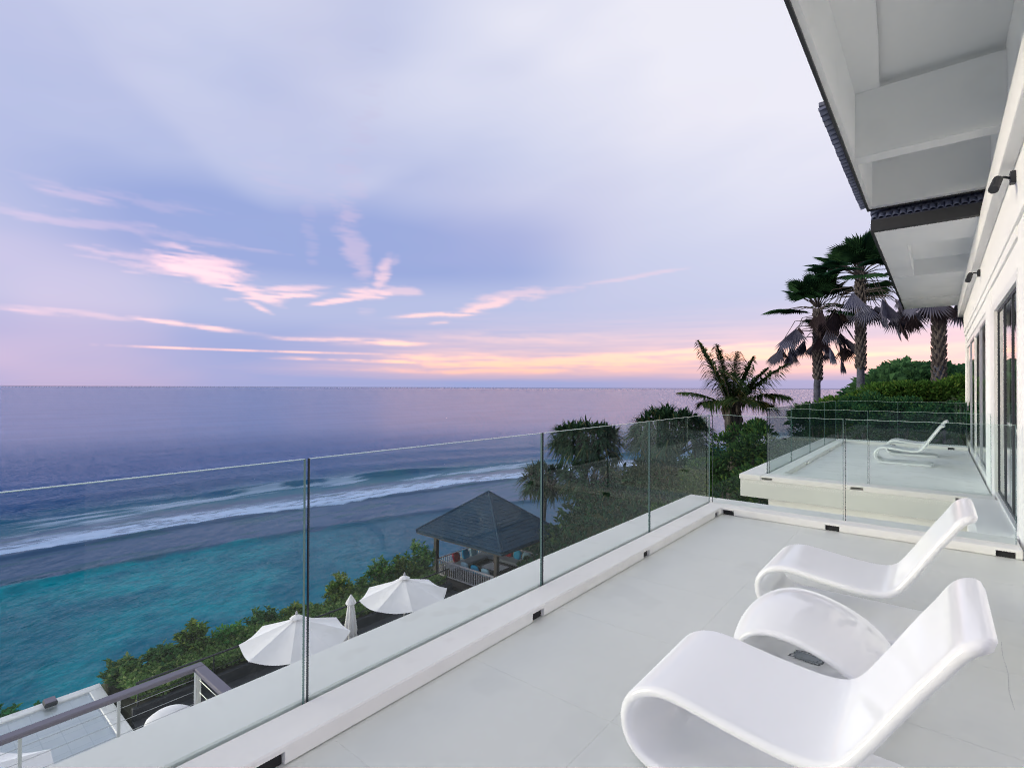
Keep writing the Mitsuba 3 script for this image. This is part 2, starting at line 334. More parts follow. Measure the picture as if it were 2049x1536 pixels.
t1 = terrace('terrace', -6.0, H1, False, True, [-.9, 1.02, 2.88, 4.60, 6.62], 'white painted terrace floor with a low kerb round its open sides', (-2.05, -.92, .5))
part(t1, 'fascia', box(-2.70, .62, -6.0, H1, -.62, -.301), 'curb_paint')
def far_terrace():
    k = terrace('terrace', 9.72, 18.55, True, True, [12.4, 15.4, 17.7], 'second white painted terrace beyond the gap', (-2.28, -.98, .28))
    part(k, 'fascia', box(-2.70, .62, 9.72, 18.55, -.065, .0015), 'curb_paint')
    part(k, 'wall', box(-2.32, .62, 9.98, 18.2, -8.4, -.301), 'plaster')
far_terrace()
part(t1, 'wall', box(-2.35, .62, -6.0, 7.0, -8.4, -.621), 'plaster')
# hairline cracks and a small stain on the floor
def ribbon(pts, w, z):
    pts = np.asarray(pts, float); d = np.gradient(pts, axis=0); d /= np.linalg.norm(d, axis=1, keepdims=True); nn = np.stack([-d[:, 1], d[:, 0]], 1)
    V = np.vstack([np.c_[pts + nn * w / 2, np.full(len(pts), z)], np.c_[pts - nn * w / 2, np.full(len(pts), z)]]); m = len(pts)
    return trimesh.Trimesh(V, [f for i in range(m - 1) for f in ([i, m + i, m + i + 1], [i, m + i + 1, i + 1])], process=False)
scene['crack'] = principled((.46, .48, .475), .8, .2)
part(t1, 'crack', ribbon([(.31, 4.52), (.30, 4.3), (.305, 4.05), (.29, 3.8), (.295, 3.6)], .0025, .0014), 'crack')

# ------------------------------------------------------------------ house
h_ = 'house'
labels[h_] = {'label': 'white two level house with a deep panelled soffit and sliding glass doors', 'category': 'house'}
WX = .645
part(h_, 'plinth', box(.32, WX, H1 + .022, 9.698, -8.4, CURB, .006), 'plaster')
part(h_, 'wall', box(WX, WX + .22, 2.7, 7.42, -.3, 3.30), 'plaster')                       # pier right of the doors
part(h_, 'pier', box(WX, WX + .22, 10.98, 12.12, -.3, 3.18, .006), 'plaster')
part(h_, 'pier', box(WX, WX + .22, 20.30, 20.62, -8.4, 3.18, .006), 'plaster')
part(h_, 'lintel', box(WX - .03, WX + .22, 2.7, 20.62, 3.30, 5.6, .006), 'plaster')
part(h_, 'lintel', box(WX + .012, WX + .22, 7.42, 10.98, 2.86, 3.30), 'plaster')
part(h_, 'lintel', box(WX + .012, WX + .22, 12.12, 20.30, 2.98, 3.30), 'plaster')
part(h_, 'drip_band', box(WX - .012, WX + .2, 7.42, 20.62, 3.18, 3.30), 'plaster')
part(h_, 'beam', box(.50, WX - .03, 2.7, 21.35, 3.87, 4.26, .008), 'plaster')
part(h_, 'back_wall', cat_([box(8.0, 8.2, 2.7, 20.62, -8.4, 5.6), box(.86, 8.2, 2.5, 2.7, -8.4, 5.6), box(.84, 8.0, 20.42, 20.62, -8.4, 5.6), box(WX, .84, 7.42, 20.3, -8.4, -.31)]), 'plaster')
part(h_, 'room_floor', box(.87, 7.99, 2.72, 20.40, -.25, .06), 'room_paint')
part(h_, 'room_ceiling', box(.87, 7.99, 2.72, 20.40, 3.2, 3.35), 'room_paint')
part(h_, 'room_wall', box(4.6, 4.75, 2.75, 20.3, .061, 3.199), 'room_paint')
part(h_, 'partition', box(.95, 4.59, 11.3, 11.45, .061, 3.199), 'room_paint')
# --- upper soffit, y -6 .. 10.4
UZ = 4.60
part(h_, 'soffit_board', box(-.87, -.82, 2.45, 10.30, UZ, 5.44), 'soffit_paint')
part(h_, 'soffit_beam', box(-.82, WX - .031, 8.0, 8.25, UZ, 5.44, .004), 'soffit_paint')
part(h_, 'soffit_beam', box(-.87, WX - .031, 10.30, 10.42, UZ, 5.44), 'soffit_paint')
part(h_, 'soffit_beam', box(-.82, WX - .031, 2.2, 2.45, UZ, 5.44), 'soffit_paint')
inner = [(8.0, -.56), (7.0, -.50), (6.0, -.455), (5.0, -.42), (2.46, -.40)]
V = []; F = []
for zz in (5.442, 5.52):
    for y, x in inner: V += [(-.87, y, zz), (x, y, zz)]
m = len(inner)
for i in range(m - 1):
    a = 2 * i; F += [[a, a + 1, a + 3], [a, a + 3, a + 2]]
    b = 2 * m; F += [[a + 1, b + a + 1, b + a + 3], [a + 1, b + a + 3, a + 3]]
part(h_, 'soffit_rim', trimesh.Trimesh(V, F, process=False), 'soffit_paint')
part(h_, 'soffit', box(-.86, WX - .031, 2.3, 10.42, 5.56, 5.64), 'soffit_paint')
part(h_, 'eave_edge', box(-.90, -.871, 2.3, 10.44, UZ - .03, UZ + .10), 'dark_metal')
part(h_, 'eave_edge', box(-.871, WX - .037, 10.421, 10.45, UZ - .022, UZ + .06), 'dark_metal')
# --- lower soffit, y 10.4 .. 21.35
LZ = 4.25
part(h_, 'soffit_beam', cat_([box(-.82, WX - .031, 10.50, 11.95, LZ, 4.40), box(-.42, WX - .0315, 11.78, 11.948, 4.401, 4.635)]), 'soffit_paint')
part(h_, 'soffit_board', box(-.82, -.42, 11.95, 15.3, LZ + .012, 4.64), 'soffit_paint')
part(h_, 'soffit_panel', box(-.421, WX - .031, 11.94, 15.31, LZ + .38, 4.70), 'soffit_paint')
part(h_, 'soffit_beam', box(-.82, WX - .031, 15.3, 19.15, LZ + .004, 4.635), 'soffit_paint')
part(h_, 'soffit_beam', box(-.82, WX - .031, 19.18, 21.30, LZ - .012, 4.50), 'soffit_paint')
part(h_, 'barge_board', box(-.845, WX - .08, 10.385, 10.50, LZ - .03, 4.405), 'dark_metal')
part(h_, 'eave_edge', box(-.86, -.821, 10.50, 21.33, LZ - .02, LZ + .12), 'dark_metal')
# --- roof above (sloping slabs, unseen from below, keep the sky out)
def slab(y0, y1, x0, z0, x1, z1, t=.12):
    P = [(x0, y, z) for y in (y0, y1) for z in (z0, z0 + t)] + [(x1, y, z) for y in (y0, y1) for z in (z1, z1 + t)]
    return trimesh.Trimesh(P).convex_hull
part(h_, 'roof', slab(2.2, 10.46, -.94, 5.66, 4.2, 8.3), 'tile_slate')
part(h_, 'roof', slab(10.47, 21.5, -.86, 4.52, 4.2, 7.1), 'tile_slate')
part(h_, 'roof', slab(2.2, 21.5, 8.9, 5.64, 4.2, 8.2), 'tile_slate')
part(h_, 'eave_fill', box(-.93, -.871, 2.3, 10.40, UZ + .101, 5.66), 'dark_metal')
# --- clay tiles: barrel ends along the sea eave, two scalloped courses on the near end of the lower roof
def barrel(r, L, t=.012, n=7, droop=0.0):
    th = np.linspace(PI * .04, PI * .96, n); V = []; F = []
    for rr in (r, r - t):
        for x in (0, L): V += [(rr * math.cos(a), x, rr * math.sin(a) - droop * x) for a in th]
    for i in range(n - 1):
        F += [[i, i + 1, n + i + 1], [i, n + i + 1, n + i], [2 * n + i, 3 * n + i + 1, 2 * n + i + 1], [2 * n + i, 3 * n + i, 3 * n + i + 1], [i, 2 * n + i + 1, i + 1], [i, 2 * n + i, 2 * n + i + 1]]
    return trimesh.Trimesh(V, F, process=False)
rng = np.random.default_rng(4)
ROLL_ = ply(barrel(.072, .105), 'tile_slate', smooth=40)
SCAL_ = ply(barrel(.072, .26), 'tile_slate', smooth=40)
def roll_at(M): return {**ROLL_, 'to_world': M}
for i in range(28):
    y = 6.46 + i * .142
    scene[key(h_ + '__roof_tile')] = roll_at(T().translate([-.985 + rng.uniform(-.004, .004), y, UZ - .008]).rotate([0, 0, 1], -90 + rng.uniform(-2, 2)).rotate([1, 0, 0], 14))
part(h_, 'tile_batten', box(-.985, -.91, 6.40, 10.44, UZ + .062, UZ + .10), 'tile_slate')
SC = []
for row, (yy, zz) in enumerate(((10.40, 4.415), (10.56, 4.52))):
    for i in range(15):
        x = -.80 + i * .094 + (.047 if row else 0)
        if x > .54: continue
        scene[key(h_ + '__roof_tile')] = {**SCAL_, 'to_world': T().translate([x, yy + rng.uniform(-.004, .004), zz]).rotate([1, 0, 0], 33).scale([.66, .9, .62])}
        if i < 14: SC.append(box(x + .0, x + .094, yy + .03, yy + .10, zz - .012, zz + .012))
bed = trimesh.Trimesh([(x, y, z) for x in (-.845, WX - .05) for y, z in ((10.41, 4.405), (10.41, 4.415), (10.8, 4.66), (10.8, 4.64))]).convex_hull
part(h_, 'tile_bed', bed, 'tile_slate')

# --- sliding doors and windows
def leaf_door(parent, y0, y1, z0, z1, x, ft=.035, frame='bronze_frame', name='door', hd=.012):
    k = key(parent + '__' + name)
    fr = cat_([box(x - hd, x + hd, y0, y0 + ft, z0, z1), box(x - hd, x + hd, y1 - ft, y1, z0, z1), box(x - hd + .0005, x + hd - .0005, y0 + ft, y1 - ft, z0, z0 + ft), box(x - hd + .0005, x + hd - .0005, y0 + ft, y1 - ft, z1 - ft, z1)])
    scene[k + '__frame'] = ply(fr, frame)
    V = [(x, y0 + ft * .6, z0 + ft * .6), (x, y1 - ft * .6, z0 + ft * .6), (x, y1 - ft * .6, z1 - ft * .6), (x, y0 + ft * .6, z1 - ft * .6)]
    scene[k + '__pane'] = ply(trimesh.Trimesh(V, [[0, 1, 2], [0, 2, 3]], process=False), 'window_glass')
    return k
part(h_, 'door_frame', cat_([box(WX - .005, WX + .16, 7.42, 7.52, .09, 2.86), box(WX - .005, WX + .16, 10.30, 10.98, .09, 2.86), box(WX - .004, WX + .16, 7.52, 10.30, 2.75, 2.86), box(WX - .004, WX + .2, 7.42, 10.98, -.3, .115)]), 'trim_white')
for a, b, x in ((7.52, 8.445, .69), (8.446, 9.37, .69), (9.371, 10.30, .69)):
    leaf_door(h_, a, b, .116, 2.749, x, .035)
part(h_, 'window_frame', cat_([box(WX + .03, WX + .16, 12.12, 12.22, .09, 2.98), box(WX + .03, WX + .16, 20.2, 20.3, .09, 2.98), box(WX + .031, WX + .16, 12.22, 20.2, 2.88, 2.98), box(WX + .01, WX + .2, 12.12, 20.3, -.3, .11)]), 'trim_white')
for i in range(4):
    a = 12.22 + i * 1.995
    leaf_door(h_, a, a + 1.994, .111, 2.879, .69, .06, 'trim_white' if i % 2 else 'steel', 'window', .02)
def curtain(y0, y1, x, z0, z1):
    n = int((y1 - y0) / .035); ys = np.linspace(y0, y1, n); xs = x + .035 * np.sin(ys * 48) + .012 * np.sin(ys * 17)
    V = np.vstack([np.c_[xs, ys, np.full(n, z0)], np.c_[xs, ys, np.full(n, z1)]])
    return trimesh.Trimesh(V, [f for i in range(n - 1) for f in ([i, i + 1, n + i + 1], [i, n + i + 1, n + i])], process=False)
part(h_, 'curtain', curtain(18.2, 20.0, .95, .08, 3.1), 'curtain_cloth', smooth=True)
part(h_, 'curtain', curtain(12.3, 13.2, .95, .08, 3.1), 'curtain_cloth', smooth=True)

# --- wall lamps
def wall_lamp(y, z, label):
    k = thing('wall_lamp', label, 'lamp', 'spotlights under the eave beam')
    part(k, 'bracket', box(WX - .075, WX - .031, y - .05, y + .05, z - .06, z + .06, .006), 'dark_metal')
    part(k, 'arm', tube([(WX - .07, y, z), (WX - .12, y - .06, z + .005), (WX - .17, y - .13, z - .02), (WX - .19, y - .17, z - .05)], .012), 'dark_metal', smooth=True)
    a = np.array([WX - .17, y - .12, z - .02]); d = np.array([-.06, -.20, -.20]); d /= np.linalg.norm(d)
    part(k, 'head', tube([a, a + d * .004, a + d * .205, a + d * .206, a + d * .19], [.022, .039, .042, .034, .001], 14, False), 'dark_metal', smooth=40)
wall_lamp(7.22, 3.74, 'small black spotlight on the wall above the sliding doors, the nearer one')
wall_lamp(12.75, 3.74, 'small black spotlight on the wall farther along under the eave beam')

# ------------------------------------------------------------------ glass balustrades
GZ0, GZ1 = .056, 1.255
def glass_panel(x0, y0, x1, y1, label, group=None):
    k = thing('glass_panel', label, 'glass panel', group or 'frameless glass balustrade panels')
    p0, p1 = np.array([x0, y0, 0.0]), np.array([x1, y1, 0.0]); d = (p1 - p0) / np.linalg.norm(p1 - p0); nn = np.array([-d[1], d[0], 0]) * .006
    a, b = p0 + d * .013, p1 - d * .013
    up0, up1 = np.array([0, 0, GZ0]), np.array([0, 0, GZ1])
    part(k, 'pane', trimesh.Trimesh([a + up0, b + up0, b + up1 - [0, 0, .003], a + up1 - [0, 0, .003]], [[0, 1, 2], [0, 2, 3]], process=False), 'glass')
    def bar(c0, c1, z0, z1, mat):
        return trimesh.Trimesh([c + s * nn + [0, 0, z] for c in (c0, c1) for s in (-1, 1) for z in (z0, z1)]).convex_hull
    part(k, 'edge', bar(a - d * .006, a, GZ0, GZ1, 0), 'glass_edge')
    part(k, 'edge', bar(b, b + d * .005, GZ0, GZ1, 0), 'glass_side')
    part(k, 'top_edge', bar(a, b, GZ1 - .003, GZ1, 0), 'glass_top')
GX = -2.36
ys = [-4.5, -2.57, -.64, 1.30, 3.23, 5.16, 7.03]
for i, (a, b) in enumerate(zip(ys[:-1], ys[1:])):
    if i < 2: continue
    glass_panel(GX, a, GX, b, ['', '', 'clear glass panel on the sea side kerb at the left edge of the view', 'clear glass panel on the sea side kerb with the open parasols seen through it',
                               'clear glass panel on the sea side kerb in front of the dark gazebo', 'clear glass panel on the sea side kerb reaching the corner of this terrace'][i])
for a, b, l in ((-2.33, -.83, 'clear glass panel across the end of the nearer terrace from its sea corner'), (-.83, .60, 'clear glass panel across the end of the nearer terrace, meeting the house wall')):
    glass_panel(a, 7.03, b, 7.03, l)
fy = [10.06, 12.05, 14.1, 16.15, 18.2]
for i, (a, b) in enumerate(zip(fy[:-1], fy[1:])):
    glass_panel(GX, a, GX, b, ['glass panel on the sea side of the far terrace, first from its near corner', 'second glass panel along the sea side of the far terrace',
                               'third glass panel along the sea side of the far terrace', 'last glass panel along the sea side of the far terrace, beside the round hedge'][i])
for y, n in ((10.06, 'near'), (18.2, 'far')):
    for a, b, w in ((-2.33, -.86, 'sea half'), (-.86, .60, 'house half')):
        glass_panel(a, y, b, y, f'glass panel across the {n} end of the far terrace, on its {w}')

# ------------------------------------------------------------------ moulded lounge chairs and tables
from scipy.interpolate import CubicSpline
def sweep_band(pts, half, thick, closed=False, step=.012, bulge=0.0):
    """A moulded band: a closed or open centre line in the xz plane, half widths along y, rounded edges."""
    pts = np.asarray(pts, float); half = np.asarray(half, float)
    if closed: pts = np.vstack([pts, pts[:1]]); half = np.r_[half, half[:1]]
    s = np.r_[0, np.cumsum(np.linalg.norm(np.diff(pts, axis=0), axis=1))]
    bc = 'periodic' if closed else 'natural'
    cs = CubicSpline(s, pts, bc_type=bc); hw = CubicSpline(s, half, bc_type=bc)
    n = int(s[-1] / step); t = np.linspace(0, s[-1], n + 1)
    if closed: t = t[:-1]
    P = cs(t); D = cs(t, 1); D /= np.linalg.norm(D, axis=1, keepdims=True); N = np.stack([-D[:, 1], D[:, 0]], 1); W = hw(t)
    h = thick / 2; ang = np.linspace(-PI / 2, PI / 2, 9)
    sec = [(1, .35 * h * 0 + h * math.cos(a), h * math.sin(a)) for a in ang] + [(-1, h * math.cos(a), -h * math.sin(a)) for a in ang]
    inner = np.linspace(-.92, .92, 12)
    out_ = np.sign(np.sum((P - P.mean(0)) * N)); ring = []
    for sgn, c, b in sec[:9]: ring.append((sgn, c, b))
    for q in inner[::-1]: ring.append((q, 0, h))
    for sgn, c, b in sec[9:]: ring.append((sgn, c, -(-b)))
    for q in inner: ring.append((q, 0, -h))
    V = []
    for i in range(len(P)):
        k = 1.0
        if not closed:
            e = min(t[i], s[-1] - t[i]); k = math.sqrt(max(0, 1 - max(0, 1 - e / h) ** 2))
        r = .055 if not closed else 0.0
        w = W[i]
        if not closed:
            e = min(t[i], s[-1] - t[i]); w = w - .10 * (1 - math.sqrt(max(0, 1 - max(0, 1 - e / .10) ** 2)))
        for q, c, b in ring:
            y = q * (w - h) + np.sign(q) * c if c else q * (w - h)
            o = P[i] + N[i] * b * k
            if bulge: o = o + out_ * N[i] * bulge * (1 - (y / w) ** 2) * min(1, max(0, P[i][1] - .03) / .15)
            V.append((o[0], y, o[1]))
    m, R_ = len(P), len(ring); F = []
    for i in range(m if closed else m - 1):
        j = (i + 1) % m
        for a in range(R_):
            b = (a + 1) % R_
            F += [[i * R_ + a, i * R_ + b, j * R_ + b], [i * R_ + a, j * R_ + b, j * R_ + a]]
    M = trimesh.Trimesh(V, F, process=False)
    return M
CH = [(.138, .850), (.104, .848), (.070, .830), (.028, .772), (-.03, .682), (-.09, .585), (-.15, .485), (-.20, .405), (-.245, .345), (-.295, .310), (-.37, .296), (-.48, .300), (-.62, .316), (-.75, .335), (-.85, .345),
      (-.93, .333), (-.995, .296), (-1.036, .235), (-1.044, .165), (-1.022, .10), (-.97, .05), (-.90, .026), (-.80, .021), (-.55, .021), (-.30, .021), (-.05, .021)]
CHW = [.365, .362, .354, .345, .341, .34, .34, .34, .34, .34, .34, .34, .34, .34, .34, .34, .34, .34, .34, .34, .34, .34, .34, .34, .34, .34]
chair_shell = sweep_band(CH, CHW, .046)
CHAIR = ply(chair_shell, 'gloss_white', smooth=50)
def chair(x, y, rz, label):
    k = key('lounge_chair')
    scene[k] = {**CHAIR, 'to_world': T().translate([x, y, 0]).rotate([0, 0, 1], rz)}
    tag(k, label, 'lounge chair', 'white moulded lounge chairs')
chair(0, 2.37, 0, 'glossy white moulded lounge chair, the nearest one, at the bottom of the view')
chair(.045, 4.325, 0, 'glossy white moulded lounge chair behind the low table on the nearer terrace')
chair(-.01, 14.03, 0, 'white moulded lounge chair on the far terrace, the nearer of the two there')
chair(.07, 16.0, 0, 'white moulded lounge chair on the far terrace, partly hidden behind its twin')
TB = [(-.835, .20), (-.80, .275), (-.73, .325), (-.63, .338), (-.52, .322), (-.41, .285), (-.31, .228), (-.235, .155), (-.205, .085), (-.232, .036), (-.30, .021), (-.42, .019), (-.55, .019), (-.68, .021), (-.775, .05), (-.825, .115)]
TBW = [.375] * len(TB)
tk = thing('side_table', 'low glossy white loop table between the two nearer lounge chairs', 'table')
part(tk, 'shell', {**ply(sweep_band(TB, TBW, .036, closed=True, bulge=.055), 'table_white', smooth=50), 'to_world': T().translate([0, 3.275, 0])})
# a worn sticker on the table's inside
rng = np.random.default_rng(8)
def blob_ring(cx, cy, ax, ay, w, z, n=34):
    th = np.arange(n) / n * 2 * PI; r = 1 + .16 * np.sign(np.sin(th * 4)) * (rng.random(n) > .35) + rng.normal(0, .05, n)
    sx = np.sign(np.cos(th)) * np.abs(np.cos(th)) ** .55; sy = np.sign(np.sin(th)) * np.abs(np.sin(th)) ** .55
    o = np.c_[cx + ax * r * sx, cy + ay * r * sy, np.full(n, z)]; i_ = np.c_[cx + (ax - w) * r * sx, cy + (ay - w) * r * sy, np.full(n, z)]
    V = np.vstack([o, i_]); return trimesh.Trimesh(V, [f for i in range(n) for f in ([i, (i + 1) % n, n + (i + 1) % n], [i, n + (i + 1) % n, n + i])], process=False)
st = part(tk, 'sticker', box(-.655, -.515, 3.385, 3.475, .0376, .0388), 'sticker', label='grey worn sticker inside the table')
scene[st + '__border'] = ply(cat_([blob_ring(-.585, 3.43, .085, .06, .010, .0398), blob_ring(-.585, 3.43, .062, .034, .003, .0400)]), 'sticker_edge')

# ------------------------------------------------------------------ the balcony below: rail with cables
k = thing('handrail', 'dark flat handrail on slim posts with steel cables, on the balcony below', 'railing')
RX, RY, RZ = -8.07, 2.83, -2.35
part(k, 'top_rail', cat_([box(RX - .07, RX + .07, -6, RY + .07, RZ - .03, RZ + .03, .012), box(RX + .0705, -2.8, RY - .07, RY + .07, RZ - .0295, RZ + .0305, .012)]), 'rail_metal')
for x, y, r in ((RX, RY, .034), (RX, .92 + 1.0, .016), (RX, 1.0, .016), (RX, .1, .016), (RX, -.8, .016), (RX + 1.7, RY, .016), (RX + 3.4, RY, .034)):
    part(k, 'post', box(x - r, x + r, y - r, y + r, -3.45, RZ - .031), 'steel')
for j in range(5):
    z = RZ - .16 - .17 * j
    part(k, 'cable', cat_([tube([(RX, -6, z), (RX, RY, z)], .0035, 5), tube([(RX, RY, z), (-2.8, RY, z)], .0035, 5)]), 'steel')
labels['balcony'] = {'label': 'pale balcony floor one level below the terrace', 'kind': 'structure'}; _count['balcony'] = 1
part('balcony', 'floor', box(-8.2, -2.36, -6, 2.95, -3.72, -3.45), 'floor_paint')

# ------------------------------------------------------------------ lower terrace, pool, planter
LT = -8.1
labels['lower_terrace'] = {'label': 'dark stone terrace along the cliff edge far below', 'kind': 'structure'}; _count['lower_terrace'] = 1
part('lower_terrace', 'floor', box(-18.0, -2.4, 4.6, 17.4, -8.4, LT), 'dark_stone')
part('lower_terrace', 'planter_edge', box(-18.15, -17.98, 4.62, 17.38, -8.4, LT + .35, .01), 'dark_stone')
def _tiles(p, n, uv):
    fx, fy = p.x * 2.2, p.y * 2.2
    g = dr.maximum(smoothstep(.46, .49, dr.abs(fx - dr.floor(fx) - .5)), smoothstep(.46, .49, dr.abs(fy - dr.floor(fy) - .5)))
    return mix(mix((.74, .78, .80), (.80, .83, .84), cell_rand(fx, fy, 1)), (.60, .66, .69), g * .6)
scene['pool_tile'] = principled(proc(_tiles), .4, .4)
scene['pool_stone'] = principled(stained((.66, .68, .69), (.74, .75, .75), (.56, .58, .58), 1.5, 20., .7), .5, .35)
labels['pool'] = {'label': 'pale swimming pool with a raised white edge over the sea', 'kind': 'structure'}; _count['pool'] = 1
PX0, PX1, PY0, PY1 = -20.8, -9.6, -9.0, 4.15
part('pool', 'floor', box(PX0, PX1, PY0, PY1, -8.9, -8.03), 'pool_tile')
part('pool', 'edge', cat_([box(PX0 - .04, PX0 + .30, PY0, PY1 + .3, -9.6, -7.93, .02), box(PX0 + .301, PX1, PY1 - .04, PY1 + .30, -9.6, -7.935, .02), box(PX1 - .3, PX1, PY0, PY1 - .041, -9.6, -7.93, .02)]), 'pool_stone')
scene['pool_water'] = {'type': 'bumpmap', 'arbitrary': proc(lambda p, n, uv: fbm(p.x * 2.2, p.y * 1.6, 0, 3) * .03, .02), 'bsdf': {'type': 'thindielectric', 'int_ior': 1.33, 'specular_transmittance': {'type': 'rgb', 'value': [.95, .98, .99]}}}
part('pool', 'water', trimesh.Trimesh([(PX0 + .25, PY0, -7.97), (PX1 - .2, PY0, -7.97), (PX1 - .2, PY1 + .02, -7.97), (PX0 + .25, PY1 + .02, -7.97)], [[0, 1, 2], [0, 2, 3]], process=False), 'pool_water')
k = thing('pool_inlet', 'small dark inlet box on the outer edge of the pale pool', 'pool fitting')
part(k, 'box', box(-20.75, -20.35, 3.05, 3.35, -7.929, -7.80, .03), 'dark_stone'); part(k, 'lid', box(-20.72, -20.38, 3.07, 3.33, -7.799, -7.785), 'rail_metal')
k = thing('edge_railing', 'thin dark railing running along the hedge towards the gazebo', 'railing')
part(k, 'rail', cat_([tube([(-18.05, 4.7, -7.05), (-18.05, 17.2, -7.05)], .035, 8), tube([(-18.05, 4.7, -7.5), (-18.05, 17.2, -7.5)], .012, 6)]), 'dark_metal', smooth=True)
for i in range(7): part(k, 'post', tube([(-18.05, 4.75 + i * 2.05, LT - .2), (-18.05, 4.75 + i * 2.05, -7.07)], .022, 8), 'dark_metal', smooth=True)

# ------------------------------------------------------------------ parasols
def parasol(cx, cy, apex, rim, r, label, rot=0.0, n=8, floor=LT):
    k = thing('parasol', label, 'parasol', 'open white parasols')
    tip = np.array([cx, cy, apex]); C = [np.array([cx + r * math.cos(rot + 2 * PI * i / n), cy + r * math.sin(rot + 2 * PI * i / n), rim]) for i in range(n)]
    for i in range(n):
        a, b = C[i], C[(i + 1) % n]; V = []; F = []; m = 9
        for s in np.linspace(.06, 1, m):
            for q in np.linspace(0, 1, 9):
                p = tip * (1 - s) + (a * (1 - q) + b * q) * s
                p = p - [0, 0, .07 * s * math.sin(PI * q)]; V.append(p)
        for u in range(m - 1):
            for v in range(8): F += [[u * 9 + v, (u + 1) * 9 + v, (u + 1) * 9 + v + 1], [u * 9 + v, (u + 1) * 9 + v + 1, u * 9 + v + 1]]
        part(k, 'canopy_panel', trimesh.Trimesh(V, F, process=False), 'canvas', smooth=True)
        part(k, 'rib', tube([tip * .94 + a * .06 - [0, 0, .03], a * .5 + tip * .5 - [0, 0, .02], a - [0, 0, .015]], .014, 6), 'pale_wood', smooth=True)
    V = [tip + [0, 0, .13]] + [np.array([cx + .20 * math.cos(rot + 2 * PI * i / n), cy + .20 * math.sin(rot + 2 * PI * i / n), apex + .015]) for i in range(n)]
    part(k, 'vent_cap', trimesh.Trimesh(V, [[0, 1 + i, 1 + (i + 1) % n] for i in range(n)], process=False), 'canvas')
    part(k, 'finial', tube([tip + [0, 0, .10], tip + [0, 0, .14], tip + [0, 0, .22]], [.03, .045, .01], 8), 'pale_wood', smooth=True)
    part(k, 'pole', tube([(cx, cy, floor), (cx, cy, apex - .02)], .032, 10), 'pale_wood', smooth=40)
    part(k, 'base', cat_([tube([(cx, cy, floor), (cx, cy, floor + .09)], [.34, .30], 20), tube([(cx, cy, floor + .09), (cx, cy, floor + .35)], .05, 10)]), 'dark_stone')
parasol(-14.5, 7.70, -5.16, -5.72, 1.52, 'open white octagonal parasol seen just left of the tall glass joint', .20)
parasol(-14.60, 11.75, -5.16, -5.72, 1.55, 'open white octagonal parasol nearest the gazebo', .28)
parasol(-13.75, .78, -5.42, -5.95, 1.55, 'open white parasol at the bottom left corner in front of the pale pool', .35)
k = thing('pouf', 'rounded white pouf on the dark terrace, showing just above the coping under the handrail', 'pouf')
part(k, 'cushion', trimesh.creation.revolve([(0, -.10), (.46, -.10), (.60, .10), (.62, .25), (.56, .40), (.42, .50), (.22, .545), (0, .555)], sections=32).apply_translation((-16.55, 5.1, LT + .10)), 'canvas', smooth=50)
part(k, 'piping', tube([(-16.55 + .615 * math.cos(a), 5.1 + .615 * math.sin(a), LT + .30) for a in np.linspace(0, 2 * PI, 33)], .014, 6, False), 'canvas', smooth=True)
k = thing('closed_parasol', 'folded grey white parasol standing between two open ones', 'parasol')
cx, cy = -14.75, 9.68
V = []; n = 48; zs = np.linspace(-5.30, -7.35, 26)
for i, z in enumerate(zs):
    s = i / 25; R0 = .07 + .20 * s ** .8
    for j in range(n):
        th = 2 * PI * j / n; rr = R0 * (1 + (.06 + .30 * s) * math.cos(8 * th + .6 * s)) * (1 - .15 * math.exp(-((s - .55) / .05) ** 2)); V.append((cx + rr * math.cos(th), cy + rr * math.sin(th), z + (.06 * math.cos(8 * th) if i == 25 else 0)))
F = []
for i in range(25):
    for j in range(n): q = (j + 1) % n; F += [[i * n + j, (i + 1) * n + q, i * n + q], [i * n + j, (i + 1) * n + j, (i + 1) * n + q]]
part(k, 'canopy', trimesh.Trimesh(V, F, process=False), 'canvas', smooth=True)
part(k, 'hood', tube([(cx, cy, -5.42), (cx, cy, -5.36), (cx, cy, -5.22), (cx, cy, -5.14)], [.17, .155, .07, .02], 12), 'canvas', smooth=40)
part(k, 'strap', tube([(cx, cy, -6.47), (cx, cy, -6.39)], .172, 16, False), 'pale_wood')
part(k, 'pole', tube([(cx, cy, LT), (cx, cy, -5.2)], .03, 10), 'pale_wood', smooth=40)
part(k, 'base', tube([(cx, cy, LT), (cx, cy, LT + .09)], [.32, .28], 20), 'dark_stone')

